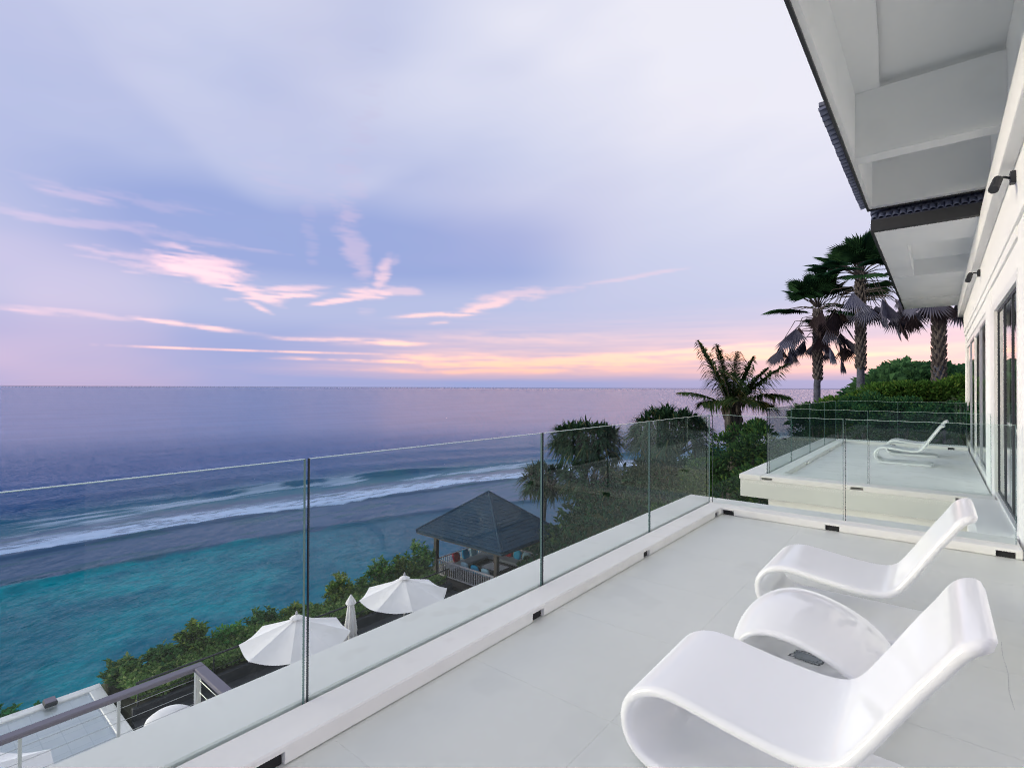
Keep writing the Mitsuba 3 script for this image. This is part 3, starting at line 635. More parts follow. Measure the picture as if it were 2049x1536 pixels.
# ------------------------------------------------------------------ gazebo
k = thing('gazebo', 'dark hipped gazebo with railings above the sea, seen through the glass', 'gazebo')
GC = np.array([-18.03, 19.98]); EX, EY = 2.93, 2.38
GF = -8.0
part(k, 'floor', box(GC[0] - 2.6, GC[0] + 2.6, 17.55, 22.3, -8.9, GF), 'dark_wood')
ap = np.array([GC[0], GC[1], -3.80]); cs4 = [np.array([GC[0] + sx * EX, GC[1] + sy * EY, -5.80]) for sx, sy in ((-1, -1), (1, -1), (1, 1), (-1, 1))]
rng = np.random.default_rng(21)
core = trimesh.Trimesh([ap - [0, 0, .05]] + [c - [0, 0, .05] for c in cs4] + [c - [0, 0, .13] for c in cs4] + [ap - [0, 0, .16]]).convex_hull
part(k, 'roof', core, 'shingle_dark')
for i in range(4):                                                   # courses of shingles, one strip per course
    a, b = cs4[i], cs4[(i + 1) % 4]; rows = 17; V = []; F = []
    nrm = np.cross(b - a, ap - a); nrm /= np.linalg.norm(nrm)
    for r in range(rows):
        s0, s1 = r / rows, (r + 1.12) / rows; s1 = min(s1, .998)
        pa, pb = a * (1 - s0) + ap * s0, b * (1 - s0) + ap * s0; qa, qb = a * (1 - s1) + ap * s1, b * (1 - s1) + ap * s1
        m = max(2, int(np.linalg.norm(pb - pa) / .28)); o = len(V)
        for j in range(m + 1):
            u = j / m; lift = .028 + rng.uniform(-.008, .008)
            V += [pa * (1 - u) + pb * u + nrm * lift, qa * (1 - u) + qb * u + nrm * .004, pa * (1 - u) + pb * u + nrm * .002]
        for j in range(m):
            c = o + 3 * j; F += [[c, c + 3, c + 4], [c, c + 4, c + 1], [c + 2, c + 5, c + 3], [c + 2, c + 3, c]]
    part(k, 'shingle_courses', trimesh.Trimesh(V, F, process=False), 'shingle_dark', kind='stuff')
    part(k, 'ridge_cap', tube([a + [0, 0, .01], ap + [0, 0, .02]], .055, 8), 'shingle_dark', smooth=40)
part(k, 'fascia', cat_([box(GC[0] - EX + .03, GC[0] + EX - .03, GC[1] + s * (EY - .05) - .02, GC[1] + s * (EY - .05) + .02, -5.98, -5.83) for s in (-1, 1)] + [box(GC[0] + s * (EX - .05) - .02, GC[0] + s * (EX - .05) + .02, GC[1] - EY + .08, GC[1] + EY - .08, -5.981, -5.831) for s in (-1, 1)]), 'dark_wood')
gx0, gx1, gy0, gy1 = -19.85, -15.75, 18.02, 21.9
for x in (gx0, gx1):
    for y in (gy0, gy1): part(k, 'post', box(x - .10, x + .10, y - .10, y + .10, GF, -5.70, .012), 'dark_wood')
for a, b in (((gx0, gy0), (gx1, gy0)), ((gx0, gy0), (gx0, gy1)), ((gx0, gy1), (gx1, gy1))):
    A, B = np.array(a), np.array(b); L = np.linalg.norm(B - A); d = (B - A) / L
    lo, hi = np.minimum(A, B), np.maximum(A, B); w = np.array([.03, .03]) * (1 - np.abs(d)); e = np.abs(d) * .10
    rl = part(k, 'railing', cat_([box(lo[0] - w[0] + e[0], hi[0] + w[0] - e[0], lo[1] - w[1] + e[1], hi[1] + w[1] - e[1], GF + z0, GF + z1) for z0, z1 in ((.80, .86), (.10, .14))]), 'pale_wood')
    for j in range(1, int(L / .15)):
        c = A + d * j * .15
        if j * .15 < L - .1: scene[key(rl + '__baluster')] = ply(box(c[0] - .018, c[0] + .018, c[1] - .018, c[1] + .018, GF + .141, GF + .799), 'pale_wood')
def cushion(x, y, z, w, h, t, mat, label, rz=0, lean=20):
    m = trimesh.creation.icosphere(subdivisions=3); v = m.vertices; v = np.sign(v) * np.abs(v) ** .45; v = v / np.abs(v).max(0); m.vertices = v * [w / 2, t / 2 * 1, h / 2]
    pinch = 1 - .5 * (np.abs(v[:, 0]) * np.abs(v[:, 2])) ** 2; m.vertices[:, 1] *= pinch
    kk = key('cushion'); scene[kk] = {**ply(m, mat, smooth=True), 'to_world': T().translate([x, y, z]).rotate([0, 0, 1], rz).rotate([1, 0, 0], -lean)}
    tag(kk, label, 'cushion', 'cushions on the gazebo seats')
s_ = thing('bench_seat', 'grey padded L shaped bench inside the dark gazebo', 'bench')
part(s_, 'base', cat_([box(-19.7, -16.2, 20.95, 21.75, GF, GF + .32), box(-19.7, -18.95, 18.3, 20.949, GF, GF + .32)]), 'dark_wood')
part(s_, 'seat_pad', cat_([box(-19.68, -16.22, 20.9, 21.7, GF + .321, GF + .47, .04), box(-19.68, -18.9, 18.32, 20.89, GF + .321, GF + .47, .04)]), 'upholstery')
s2 = thing('sofa', 'pale padded sofa by the front railing of the gazebo', 'sofa')
part(s2, 'base', box(-18.6, -16.3, 18.25, 18.95, GF, GF + .30), 'dark_wood'); part(s2, 'seat_pad', box(-18.58, -16.32, 18.27, 18.93, GF + .301, GF + .46, .04), 'cushion_pale')
part(s2, 'backrest', box(-18.6, -16.3, 18.13, 18.25, GF + .2, GF + .60, .03), 'dark_wood')
for x, y, z, mat, l, rz in ((-19.45, 21.45, .72, 'cushion_blue', 'bright blue cushion in the far left corner of the gazebo bench', 20), (-19.05, 21.5, .72, 'cushion_pale', 'pale turquoise cushion second along the back of the gazebo bench', -8),
                           (-18.55, 21.52, .72, 'cushion_blue', 'bright blue cushion third along the back of the gazebo bench', 6), (-17.9, 21.5, .72, 'cushion_red', 'dark red cushion among the blue ones at the back of the gazebo bench', 0),
                           (-17.3, 21.5, .72, 'cushion_blue', 'bright blue cushion right of the red one in the gazebo', -5), (-16.7, 21.5, .72, 'cushion_pale', 'pale turquoise cushion at the right end of the gazebo bench', 8)):
    cushion(x, y, GF + z, .46, .46, .17, mat, l, rz, 18)
for y, mat, l in ((20.4, 'cushion_pale', 'pale turquoise cushion on the side bench of the gazebo, farther one'), (19.8, 'cushion_blue', 'bright blue cushion in the middle of the gazebo side bench'), (19.1, 'cushion_red', 'dark red cushion on the side bench of the gazebo, nearest the front')):
    cushion(-19.5, y, GF + .72, .46, .46, .17, mat, l, 90, 18)
for x, mat, l in ((-18.2, 'cushion_pale', 'pale turquoise cushion at the left end of the front sofa'), (-17.5, 'cushion_blue', 'bright blue cushion in the middle of the front sofa'), (-16.8, 'cushion_pale', 'pale turquoise cushion at the right end of the front sofa')):
    cushion(x, 18.42, GF + .70, .46, .44, .16, mat, l, 180, 16)
k = thing('coffee_table', 'low dark square table with a pale top inside the gazebo', 'table')
part(k, 'frame', cat_([box(-18.3, -16.9, 19.45, 19.53, GF + .34, GF + .42), box(-18.3, -16.9, 20.47, 20.55, GF + .34, GF + .42), box(-18.3, -18.22, 19.531, 20.469, GF + .341, GF + .421), box(-16.98, -16.9, 19.531, 20.469, GF + .341, GF + .421)]), 'dark_wood')
part(k, 'top', box(-18.219, -16.981, 19.531, 20.469, GF + .36, GF + .40), 'pool_stone')
for x in (-18.26, -16.94):
    for y in (19.49, 20.51): part(k, 'leg', box(x - .035, x + .035, y - .035, y + .035, GF, GF + .339), 'dark_wood')
k = thing('plant_pot', 'round brown wicker basket with a leafy plant inside the gazebo', 'plant pot')
part(k, 'basket', trimesh.creation.revolve([(0, 0), (.20, 0), (.27, .18), (.26, .38), (.23, .46), (.20, .46), (.20, .40), (0, .38)], sections=24).apply_translation((-15.95, 20.4, GF)), 'wicker', smooth=40)

# ------------------------------------------------------------------ plants
def rot_to(d, up=np.array([0, 0, 1.0])):
    d = d / (np.linalg.norm(d, axis=-1, keepdims=True) + 1e-9); s = np.cross(d, up); s /= np.linalg.norm(s, axis=-1, keepdims=True) + 1e-9
    return d, s, np.cross(s, d)
def tint(rng, n, a, b, c=None, pc=.0):
    t = rng.random((n, 1)); col = np.array(a) * (1 - t) + np.array(b) * t
    if c is not None: m = rng.random(n) < pc; col[m] = np.array(c)
    return col * rng.uniform(.85, 1.15, (n, 1))
def leaves(P, D, L, W, rng, colors, fold=.25):
    """One folded rhombic leaf per point: P where it grows, D its direction."""
    n = len(P); d, s, u = rot_to(D + rng.normal(0, .15, (n, 3)))
    roll = rng.uniform(-1, 1, (n, 1)); s2 = s * np.cos(roll) + u * np.sin(roll); u2 = np.cross(s2, d)
    L = np.broadcast_to(L, (n,))[:, None] * rng.uniform(.7, 1.25, (n, 1)); W = np.broadcast_to(W, (n,))[:, None]
    a = P; m = P + d * L * .5; t = P + d * L - u2 * L * .12
    V = np.stack([a, m + s2 * W / 2 + u2 * W * fold, t, m - s2 * W / 2 + u2 * W * fold], 1).reshape(-1, 3)
    i = np.arange(n)[:, None] * 4; F = np.vstack([i + [0, 1, 2], i + [0, 2, 3]])
    return V, F, np.repeat(colors, 4, 0)
def straps(P, D, L, W, droop, rng, colors, seg=4):
    """Long strap leaves that arch over: seg pieces each."""
    n = len(P); d, s, u = rot_to(D); L = np.broadcast_to(L, (n,)); W = np.broadcast_to(W, (n,)); V = []
    for k in range(seg + 1):
        t = k / seg; p = P + d * (L * t)[:, None] + np.array([0, 0, -1.0]) * (droop * L * t ** 2.2)[:, None]
        w = (W * (1 - t ** 1.8) * .5 + .002)[:, None]
        V += [p + s * w, p - s * w]
    V = np.stack(V, 1).reshape(-1, 3); c = 2 * (seg + 1); i = np.arange(n)[:, None] * c; F = []
    for k in range(seg): F += [i + [2 * k, 2 * k + 1, 2 * k + 3], i + [2 * k, 2 * k + 3, 2 * k + 2]]
    return V, np.vstack(F), np.repeat(colors, c, 0)
def joined(parts):
    V, F, C, o = [], [], [], 0
    for v, f, c in parts: V.append(v); F.append(f + o); C.append(c); o += len(v)
    return trimesh.Trimesh(np.vstack(V), np.vstack(F), process=False), np.vstack(C)
def put(k, name, parts, mat, **kw):
    m, c = joined(parts) if isinstance(parts, list) else joined([parts])
    return part(k, name, m, mat, color=c, **kw)
G1, G2, G3 = (.030, .080, .034), (.065, .145, .045), (.12, .19, .05)
def dome(rng, n, c, r, low=-.35, inner=.55):
    v = rng.normal(size=(n, 3)); v /= np.linalg.norm(v, axis=1, keepdims=True); v[:, 2] = np.where(v[:, 2] < low, -v[:, 2], v[:, 2])
    q = rng.uniform(inner, 1, (n, 1)) ** .6
    return np.array(c) + v * q * np.array(r), v
def bush(name, label, cat, blobs, seed, n=2600, L=.13, W=.07, group=None, cols=(G1, G2, G3), mat='leaf', stems=True):
    rng = np.random.default_rng(seed); k = thing(name, label, cat, group); P, D = [], []
    for (c, r) in blobs:
        kk = max(6, int(14 * np.prod(np.array(r)) ** .4))
        cc, dd = dome(rng, kk, c, np.array(r) * .85, inner=.5)
        for q in cc:
            p, d = dome(rng, int(n / len(blobs) / kk), q, np.array(r) * rng.uniform(.28, .5), low=-.6, inner=.3); P.append(p); D.append(d + [0, 0, .5])
    P, D = np.vstack(P), np.vstack(D)
    put(k, 'foliage', leaves(P, D, L, W, rng, tint(rng, len(P), cols[0], cols[1], cols[2], .14)), mat)
    if stems:
        ms = []
        for (c, r) in blobs:
            for _ in range(4):
                a = np.array(c) + rng.normal(0, .12, 3) * r; b = np.array([a[0] * .5 + c[0] * .5, a[1] * .5 + c[1] * .5, c[2] - r[2] * 1.1])
                ms.append(tube([b, (a + b) / 2 + rng.normal(0, .04, 3), a], [.03, .022, .01], 5))
        part(k, 'stem', cat_(ms), 'bark')
    return k

# hedge on the planter of the lower terrace: low dense strip with taller shoots behind
rng = np.random.default_rng(3)
k = 'planter_hedge'; _count[k] = 1
labels[k] = {'label': 'low dense green planting along the dark planter beside the pool', 'category': 'hedge'}
part(k, 'soil', box(-21.0, -18.16, 4.62, 17.38, -8.4, -8.02), 'soil')
n = 15000; P = np.c_[rng.uniform(-19.9, -18.2, n), rng.uniform(4.7, 17.2, n), np.zeros(n)]
hh = .30 + .55 * meshkit.fbm(np.c_[P[:, 0] * 1.1, P[:, 1] * 1.1, P[:, 2]], 3, 4); P[:, 2] = -8.0 + hh * rng.uniform(.45, 1.05, n)
put(k, 'foliage', leaves(P, np.c_[rng.normal(0, .6, (n, 2)), np.full(n, .7)], .15, .10, rng, tint(rng, n, (.09, .19, .06), (.20, .32, .10), (.36, .44, .17), .10)), 'leaf')
sh = [(-20.2, 4.9, .95, .8), (-20.0, 5.9, 1.0, .9), (-20.3, 7.0, 1.5, .8), (-19.9, 8.1, 1.1, .9), (-20.1, 9.3, 1.25, .8), (-20.0, 10.6, 1.0, .9), (-20.1, 12.6, 1.6, .8), (-19.9, 13.6, 1.25, .9), (-20.0, 14.8, 2.0, .8), (-19.9, 15.9, 1.8, 1.0), (-19.9, 16.9, 2.2, 1.1)]
lab = ['bushy green shrub beside the pool corner', 'dense green shrub second from the pool corner', 'tall pointed green shrub third from the pool', 'green shrub in front of the dark handrail corner', 'leafy green shrub left of the first open parasol', 'green shrub hidden partly behind the first open parasol',
       'bright green shrub just left of the folded parasol', 'bright green shrub behind the second open parasol', 'tall leafy shrub above the second open parasol', 'dark leafy shrub between parasol and gazebo', 'large dark leafy shrub against the left gazebo post']
def sprays(name, label, cat, base, h, w, seed, ns=36, nl=40, L=.20, W=.10, group=None, cols=((.05, .14, .05), (.12, .26, .08), (.20, .32, .09))):
    # a loose shrub: leafy shoots that fan out from one foot
    rng = np.random.default_rng(seed); k = thing(name, label, cat, group); P, D, ms = [], [], []
    for i in range(ns):
        az = rng.uniform(0, 2 * PI); q = rng.uniform(.1, 1.0) ** .7; foot = np.array(base) + [rng.normal(0, .1) * w, rng.normal(0, .1) * w, 0]
        out = np.array([math.cos(az), math.sin(az), 0]) * w * q; H = h * (1.05 - .45 * q ** 1.5) * rng.uniform(.75, 1.12)
        t = np.linspace(0, 1, 7)[:, None]; C = foot + out * t ** 1.2 + np.array([0, 0, 1]) * H * (t - .12 * q * t ** 2.5) + rng.normal(0, .02, (7, 3))
        ms.append(tube(C[[0, 2, 4, 6]], [.018, .013, .009, .004], 5)); tt = rng.uniform(.28, 1.0, nl)
        p = np.stack([np.interp(tt, t[:, 0], C[:, c]) for c in range(3)], 1); a2 = rng.uniform(0, 2 * PI, nl)
        D.append(np.c_[np.cos(a2) * .8, np.sin(a2) * .8, rng.uniform(.1, 1.0, nl)] + out * .5); P.append(p)
    P, D = np.vstack(P), np.vstack(D)
    put(k, 'foliage', leaves(P, D, L, W, rng, tint(rng, len(P), cols[0], cols[1], cols[2], .16) * (np.array([.85, .85, .8]) + rng.random(3) * [.55, .35, .3])), 'leaf'); part(k, 'stem', cat_(ms), 'bark')
for i, (x, y, h, w) in enumerate(sh): sprays('cliff_shrub', lab[i], 'shrub', (x, y, -8.15), h, w * .85, 40 + i, group='shrubs along the cliff edge')
rng = np.random.default_rng(77)
sprays('cliff_shrub', 'hazy green shrub below the outer pool edge at the far left', 'shrub', (-21.6, 2.1, -9.3), 1.5, 1.1, 61, 40, 50, group='shrubs along the cliff edge', cols=((.03, .12, .07), (.06, .20, .10), (.12, .24, .09)))
bush('potted_plant', 'leafy plant growing from the wicker basket in the gazebo', 'plant', [((-15.95, 20.4, GF + .75), (.32, .32, .35))], 63, 420, .2, .07)

# screw pines: rosettes of long arching straps on forked stems
def pandanus(label, c, r, seed, base, n=40, L=.95):
    rng = np.random.default_rng(seed); k = thing('screw_pine', label, 'tree', 'screw pines on the cliff')
    hub, d = dome(rng, n, c, np.array(r) * .8, low=-.55, inner=.45)
    P, D = [], []
    for h, dd in zip(hub, d):
        m = 26; v = rng.normal(size=(m, 3)); v /= np.linalg.norm(v, axis=1, keepdims=True); v = v * .8 + dd * .75 + [0, 0, .35]
        P.append(h + v * .04); D.append(v)
    P, D = np.vstack(P), np.vstack(D); m = len(P)
    put(k, 'crown', straps(P, D, L * rng.uniform(.6, 1.1, m), .12, rng.uniform(.2, .75, m), rng, tint(rng, m, (.018, .045, .030), (.035, .080, .040), (.10, .11, .05), .07)), 'leaf_glossy')
    fork = np.array([c[0], c[1], c[2] - r[2] * .8]); ms = [tube([base, (np.array(base) + fork) / 2 + rng.normal(0, .08, 3), fork], [.16, .13, .11], 8)]
    for h in hub[::2]: ms.append(tube([fork, (fork + h) / 2 + rng.normal(0, .1, 3), h], [.08, .05, .035], 6))
    part(k, 'trunk', cat_(ms), 'bark', smooth=True)
def gp(x, y): return (x, y, float(ground(x, y)) - .2)
pandanus('dark spiky screw pine left of the glass corner, its rounded crown above the glass', (-15.2, 25.1, -1.5), (2.5, 2.1, 1.25), 5, gp(-15.3, 25), 95, .95)
pandanus('dark spiky screw pine right of centre behind the glass corner', (-11.3, 27.0, -1.0), (2.5, 2.2, 1.6), 6, gp(-11.3, 27), 115, 1.0)
pandanus('small spiky screw pine low on the slope behind the gazebo roof', (-17.6, 24.4, -3.9), (1.5, 1.3, 1.2), 7, gp(-17.5, 24.2), 46, .85)
pandanus('low screw pine under the two larger ones on the slope', (-14.3, 24.0, -3.3), (2.3, 1.6, 1.2), 8, gp(-14.3, 24), 60, .9)
pandanus('screw pine low on the slope under the right hand crown', (-10.9, 25.4, -3.1), (2.3, 1.6, 1.2), 9, gp(-10.9, 25.4), 60, .9)

# rough growth on the slope behind the glass: stuff nobody could count
rng = np.random.default_rng(12)
n = 17000; x = rng.uniform(-20, 2, n); y = rng.uniform(12.5, 40, n); ok = (x > edge_x(y) + .3) & ~((x < -14.9) & (y < 23.2)) & ~((x > -2.9) & (y < 19)); x, y = x[ok], y[ok]; n = len(x)
gz = ground(x, y); hh = .2 + 1.15 * meshkit.fbm(np.c_[x * .6, y * .6, 0 * x], 3, 9)
P = np.c_[x, y, gz + hh * rng.uniform(.1, 1, n)]
v1 = leaves(P, np.c_[rng.normal(0, .8, (n, 2)), np.full(n, .6)], .42, .20, rng, tint(rng, n, (.014, .052, .030), (.035, .092, .042), (.07, .12, .045), .06))
m = n // 2; v2 = straps(np.c_[x[:m], y[:m], gz[:m]], np.c_[rng.normal(0, .5, (m, 2)), np.ones(m)], rng.uniform(.8, 1.8, m), .06, rng.uniform(.2, .7, m), rng, tint(rng, m, (.02, .06, .04), (.07, .115, .06), (.14, .16, .09), .12))
mm, cc = joined([v1, v2]); single('undergrowth', mm, 'leaf', 'tangled grass and low scrub on the slope below the terraces', kind='stuff', color=cc)

# dark bushes below the coconut palm, between the two terraces
rng = np.random.default_rng(14)
bush('slope_bush', 'dark rounded bush at the foot of the feathery palm, left of the far terrace glass', 'bush', [((-4.6, 17.4, -.55), (1.0, .9, 1.1)), ((-5.1, 16.6, -1.7), (1.3, 1.0, 1.1)), ((-4.0, 16.4, -1.6), (.9, .9, 1.0))], 71, 9000, .15, .08)
bush('slope_bush', 'darker bush lower on the slope beside the far terrace corner', 'bush', [((-4.9, 14.6, -2.7), (1.4, 1.1, 1.0)), ((-3.7, 13.6, -2.5), (.9, .9, .9)), ((-6.2, 16.2, -3.0), (1.2, 1.2, .9))], 72, 8000, .16, .08)

# clipped hedge and shrubs behind the far terrace
bush('round_hedge', 'dense dark green hedge behind the far terrace glass, rounded at its left end', 'hedge', [((-3.0, 19.7, .35), (.9, .8, .85)), ((-1.9, 19.9, .45), (1.1, .8, .9)), ((-.7, 19.9, .40), (1.1, .8, .85)), ((.6, 20.1, .40), (1.1, .9, .85)), ((2.0, 20.2, .4), (1.2, .9, .9))], 73, 30000, .085, .05, cols=((.022, .085, .045), (.05, .14, .06), (.09, .18, .06)))
rng = np.random.default_rng(15)
for i, (x, y, z, r, l) in enumerate(((-2.9, 23.5, 1.1, 1.0, 'light green shrub just right of the leftmost fan palm trunk'), (-1.2, 24.5, 1.6, 1.5, 'broad bright green shrub between the fan palm trunks'), (.9, 25.0, 1.9, 1.7, 'tall bright green shrub behind the rightmost fan palm trunk'), (3.0, 25.0, 1.7, 1.6, 'green shrub beside the house corner'))):
    bush('garden_shrub', l, 'shrub', [((x, y, z - .8), (r, r * .8, .9)), ((x + .3, y + .3, z - .3), (r * .6, r * .6, .6))], 80 + i, 7000, .15, .08, 'shrubs behind the hedge', ((.05, .13, .03), (.10, .22, .045), (.18, .28, .06)))

# coconut palm: feather fronds
def frond(base, tip, sag, rng, n=66, Lm=.80, col=((.028, .060, .030), (.06, .10, .035), (.16, .14, .05))):
    base, tip = np.array(base, float), np.array(tip, float); d = tip - base; L = np.linalg.norm(d)
    t = np.linspace(0, 1, 14)[:, None]; C = base + d * t + np.array([0, 0, 1]) * (sag * L * 4 * t * (1 - t))
    rach = tube(C, np.linspace(.030, .005, 14), 6)
    tt = np.linspace(.16, .99, n); P = np.stack([np.interp(tt, t[:, 0], C[:, i]) for i in range(3)], 1); tan = np.gradient(P, axis=0); tan /= np.linalg.norm(tan, axis=1, keepdims=True)
    side = np.cross(tan, [0, 0, 1.0]); bad = np.linalg.norm(side, axis=1) < .35; side /= np.linalg.norm(side, axis=1, keepdims=True) + 1e-9
    up = np.cross(side, tan); out = []
    for s in (-1, 1):
        D = side * s * 1.0 + tan * .55 + up * rng.uniform(-.05, .28, (n, 1)); LL = Lm * np.sin(PI * np.clip(tt * .86 + .14, 0, 1)) ** .7 * rng.uniform(.8, 1.1, n) + .08
        out.append(straps(P, D, LL, .060, rng.uniform(.25, .8, n), rng, tint(rng, n, *col, .12), 3))
    return rach, out
k = thing('coconut_palm', 'young coconut palm with feathery fronds, its shortish trunk left of the far terrace', 'palm tree')
rng = np.random.default_rng(31)
ct = np.array([-5.55, 18.85, .72])
part(k, 'trunk', tube([gp(-5.45, 18.75), (-5.5, 18.8, -1.6), (-5.53, 18.83, -.3), ct + [0, 0, -.35], ct + [0, 0, .05], ct + [0, 0, .35]], [.26, .22, .20, .25, .24, .08], 14), 'dark_wood', smooth=True)
part(k, 'leaf_base', cat_([tube([ct + np.array([math.cos(a) * .20, math.sin(a) * .20, -.55 + .09 * i]), ct + np.array([math.cos(a) * .30, math.sin(a) * .30, -.2 + .09 * i]), ct + np.array([math.cos(a) * .22, math.sin(a) * .22, .1 + .07 * i])], [.07, .08, .05], 6) for i, a in enumerate(np.arange(9) * 2.4)]), 'dark_wood', smooth=True)
FR = [((-6.46, 17.98, 3.30), .03), ((-5.93, 18.3, 3.15), .03), ((-5.60, 19.4, 2.95), .02), ((-4.92, 19.2, 2.75), .05), ((-4.55, 19.6, 2.35), .06), ((-4.02, 20.0, 2.50), .06), ((-3.98, 20.05, 1.28), .16), ((-4.5, 20.0, .95), .18), ((-7.01, 17.56, 1.46), .10), ((-6.3, 18.0, 1.1), .16), ((-5.4, 16.9, 2.2), .13), ((-4.9, 17.4, 1.2), .18), ((-6.6, 20.3, 2.0), .12), ((-5.0, 20.8, 1.8), .13), ((-5.3, 18.7, 2.9), .02)]
for i, (tip, sag) in enumerate(FR):
    rch, out = frond(ct + np.array([0, 0, .12]), tip, sag, rng, Lm=.36 if i == 8 else .80)
    fk = put(k, 'frond', out, 'leaf_glossy'); scene[fk + '__midrib'] = ply(rch, 'pale_bark' if i == 0 else 'bark', smooth=True)

# fan palms: pleated fans on stalks; dead grey fans hang under the crown
def fan(hub, d, R, rng, col, droop=.15, spread=200, n=24, stalk=None):
    d, s, u = rot_to(np.array(d, float)[None]); d, s, u = d[0], s[0], u[0]; V = []; F = []
    th = np.radians(np.linspace(-spread / 2, spread / 2, n + 1))
    for j in range(n):
        a0, a1 = th[j], th[j + 1]; am = (a0 + a1) / 2; L = R * rng.uniform(.85, 1.05) * (.74 + .26 * math.cos(am * .8)); o = len(V)
        def q(a, r, lift): return hub + r * (d * math.cos(a) + s * math.sin(a)) + u * lift + np.array([0, 0, -1]) * droop * R * (r / R) ** 2.2
        sp = .6 * L
        V += [hub, q(a0, sp, -.02 * R), q(am, sp, .035 * R), q(a1, sp, -.02 * R), q(am, L, -.0 * R)]
        F += [[o, o + 1, o + 2], [o, o + 2, o + 3], [o + 1, o + 4, o + 2], [o + 2, o + 4, o + 3]]
    return np.array(V), np.array(F), np.repeat(np.array([col]) * rng.uniform(.8, 1.2), len(V), 0)
def fan_palm(label, x, y, zc, r, R, ng, nd, seed, trunk, dead_span=1.3, lean=(0, 0), boot=1.9):
    rng = np.random.default_rng(seed); k = thing('fan_palm', label, 'palm tree', 'tall fan palms behind the far terrace')
    top = np.array([x, y, zc]); zb = float(ground(x, y)) - .2
    pts = [(x - lean[0], y - lean[1], zb), (x - lean[0] * .5, y - lean[1] * .5, (zb + zc) / 2), (x, y, zc - boot), (x, y, zc)]
    part(k, 'trunk', tube([pts[0], pts[1], pts[2]], [trunk * 1.1, trunk * .92, trunk * .9], 12), 'pale_bark', smooth=True)
    ms = [tube([pts[2], (x, y, zc - .8), pts[3]], [trunk * .85, trunk * .95, trunk * .7], 12)]
    for i in range(int(boot * 38)):
        a = i * 2.4; z = zc - boot - .05 + i * .026; rr = trunk * .86
        ms.append(tube([(x + rr * math.cos(a), y + rr * math.sin(a), z), (x + (rr + .05) * math.cos(a), y + (rr + .05) * math.sin(a), z + .10), (x + (rr + .09) * math.cos(a), y + (rr + .09) * math.sin(a), z + .19)], [.05, .045, .012], 5))
    part(k, 'boot_sheath', cat_(ms), 'bark')
    gr, stalks = [], []
    for i in range(ng):
        el = math.radians(rng.uniform(-14, 80) if i > 3 else 80); az = i * 2.4 + rng.uniform(-.3, .3)
        d = np.array([math.cos(az) * math.cos(el), math.sin(az) * math.cos(el), math.sin(el)]); L = r * rng.uniform(.45, .72)
        hub = top + d * L + [0, 0, -.10 * L]; stalks.append(tube([top + d * .1, top + d * L * .5 + [0, 0, .05], hub], [.03, .022, .014], 5))
        gr.append(fan(hub, d + [0, 0, -.1], R * rng.uniform(.85, 1.1), rng, np.array((.014, .048, .026)) * (1 - .5 * (i % 3) / 3) + np.array((.03, .065, .02)) * (i % 3) / 3, .22))
    put(k, 'crown', gr, 'leaf_glossy'); part(k, 'leaf_stalk', cat_(stalks), 'bark', smooth=True)
    dd, st = [], []
    for i in range(nd):
        az = i * 2.4 + rng.uniform(-.4, .4); L = rng.uniform(.5, 1.0) * dead_span; z0 = zc - rng.uniform(.2, 1.3)
        hub = np.array([x + math.cos(az) * L, y + math.sin(az) * L, z0 - L * rng.uniform(.25, .8)])
        st.append(tube([(x, y, z0), (x + math.cos(az) * L * .6, y + math.sin(az) * L * .6, z0 - .02), hub], [.025, .018, .012], 5))
        c = rng.choice(3); col = [(.11, .11, .15), (.20, .21, .29), (.06, .045, .05)][c]
        dd.append(fan(hub, (math.cos(az) * .25 + rng.normal(0, .15), math.sin(az) * .25 + rng.normal(0, .15), -1), R * rng.uniform(.75, 1.15), rng, col, .0, rng.uniform(50, 110), 14))
    put(k, 'dead_fronds', dd, 'leaf_dead', label='grey withered fans hanging under the crown'); part(k, 'dead_stalk', cat_(st), 'bark', smooth=True)
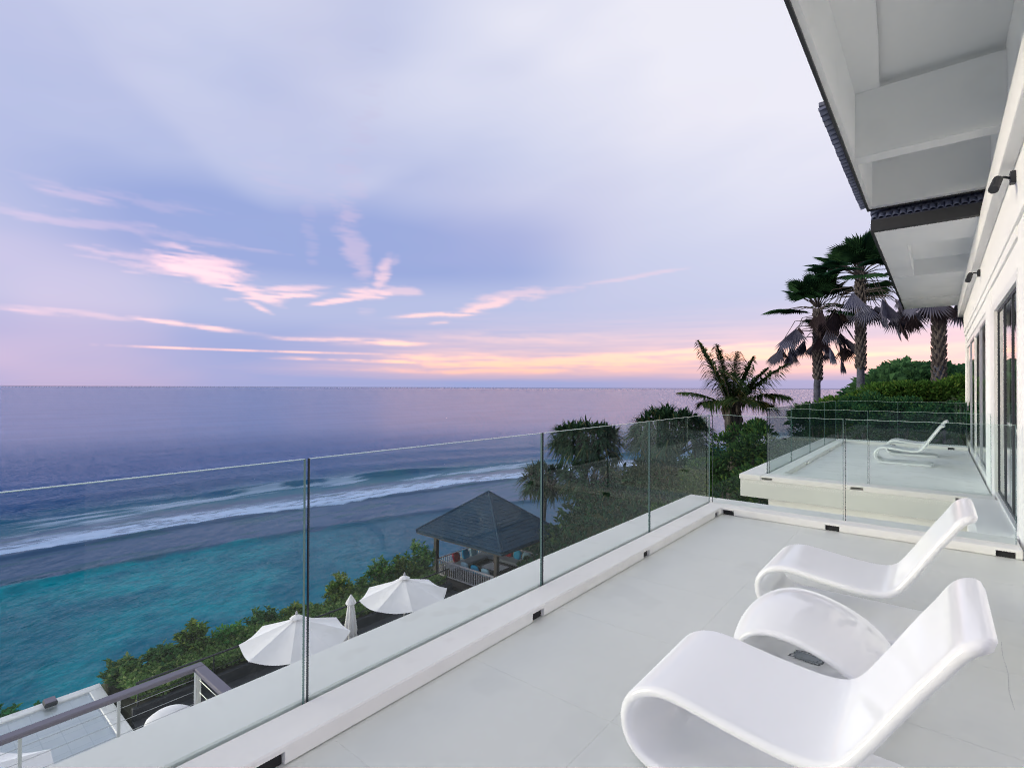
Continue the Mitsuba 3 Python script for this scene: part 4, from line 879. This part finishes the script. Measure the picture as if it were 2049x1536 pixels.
fan_palm('left fan palm of the three, its lower leaves drooping toward the sea', -4.30, 27.6, 5.35, 1.95, 1.0, 31, 22, 101, .155, 1.6, (.05, 0), 3.3)
fan_palm('middle fan palm with the largest crown, trunk in front of the far hedge', -2.52, 26.4, 6.45, 2.0, 1.05, 36, 28, 102, .155, 1.9, (0, 0), 4.0)
fan_palm('right fan palm whose crown is hidden behind the eaves, with a shaggy trunk', .05, 25.9, 6.6, 1.8, .95, 30, 26, 103, .19, 1.4, (0, 0), 4.8)

# wooded hill far beyond the garden
rng = np.random.default_rng(55)
n = 900; P = []; 
x = rng.uniform(-14, 130, n * 3); y = rng.uniform(48, 210, n * 3); ok = (x > edge_x(y) + 1.5) & (x < -2 + y * .9) & (y > 60); x, y = x[ok][:n], y[ok][:n]
V = []
for xx, yy in zip(x, y):
    r = rng.uniform(1.1, 2.3); c = np.array([xx, yy, float(ground(xx, yy)) + r * .55]); m = 110 if yy < 130 else 70
    p, d = dome(rng, m, c, (r, r, r * .8), low=-.2, inner=.75); cl = np.array((.035, .105, .05)) * rng.uniform(.7, 1.5) + np.array((.02, .02, 0)) * rng.random()
    V.append(leaves(p, d + [0, 0, .3], r * .42, r * .36, rng, np.repeat(cl[None], m, 0) * rng.uniform(.75, 1.25, (m, 1))))
mm, cc = joined(V); single('forest', mm, 'leaf', 'dense green woodland covering the hill beyond the garden', kind='stuff', color=cc)

# fallen aloe-like tuft behind the far terrace
k = thing('agave', 'pale green spiky tuft behind the back glass of the far terrace', 'plant'); rng = np.random.default_rng(90)
m = 40; a = rng.uniform(0, 2 * PI, m); put(k, 'leaf_rosette', straps(np.tile([-.35, 19.0, -.1], (m, 1)), np.c_[np.cos(a), np.sin(a), rng.uniform(.4, 1.6, m)], rng.uniform(.4, .7, m), .06, rng.uniform(.1, .4, m), rng, tint(rng, m, (.07, .13, .05), (.13, .19, .08))), 'leaf'); part(k, 'stem', tube([(-.35, 19.0, -.9), (-.35, 19.0, -.05)], .04, 6), 'bark')
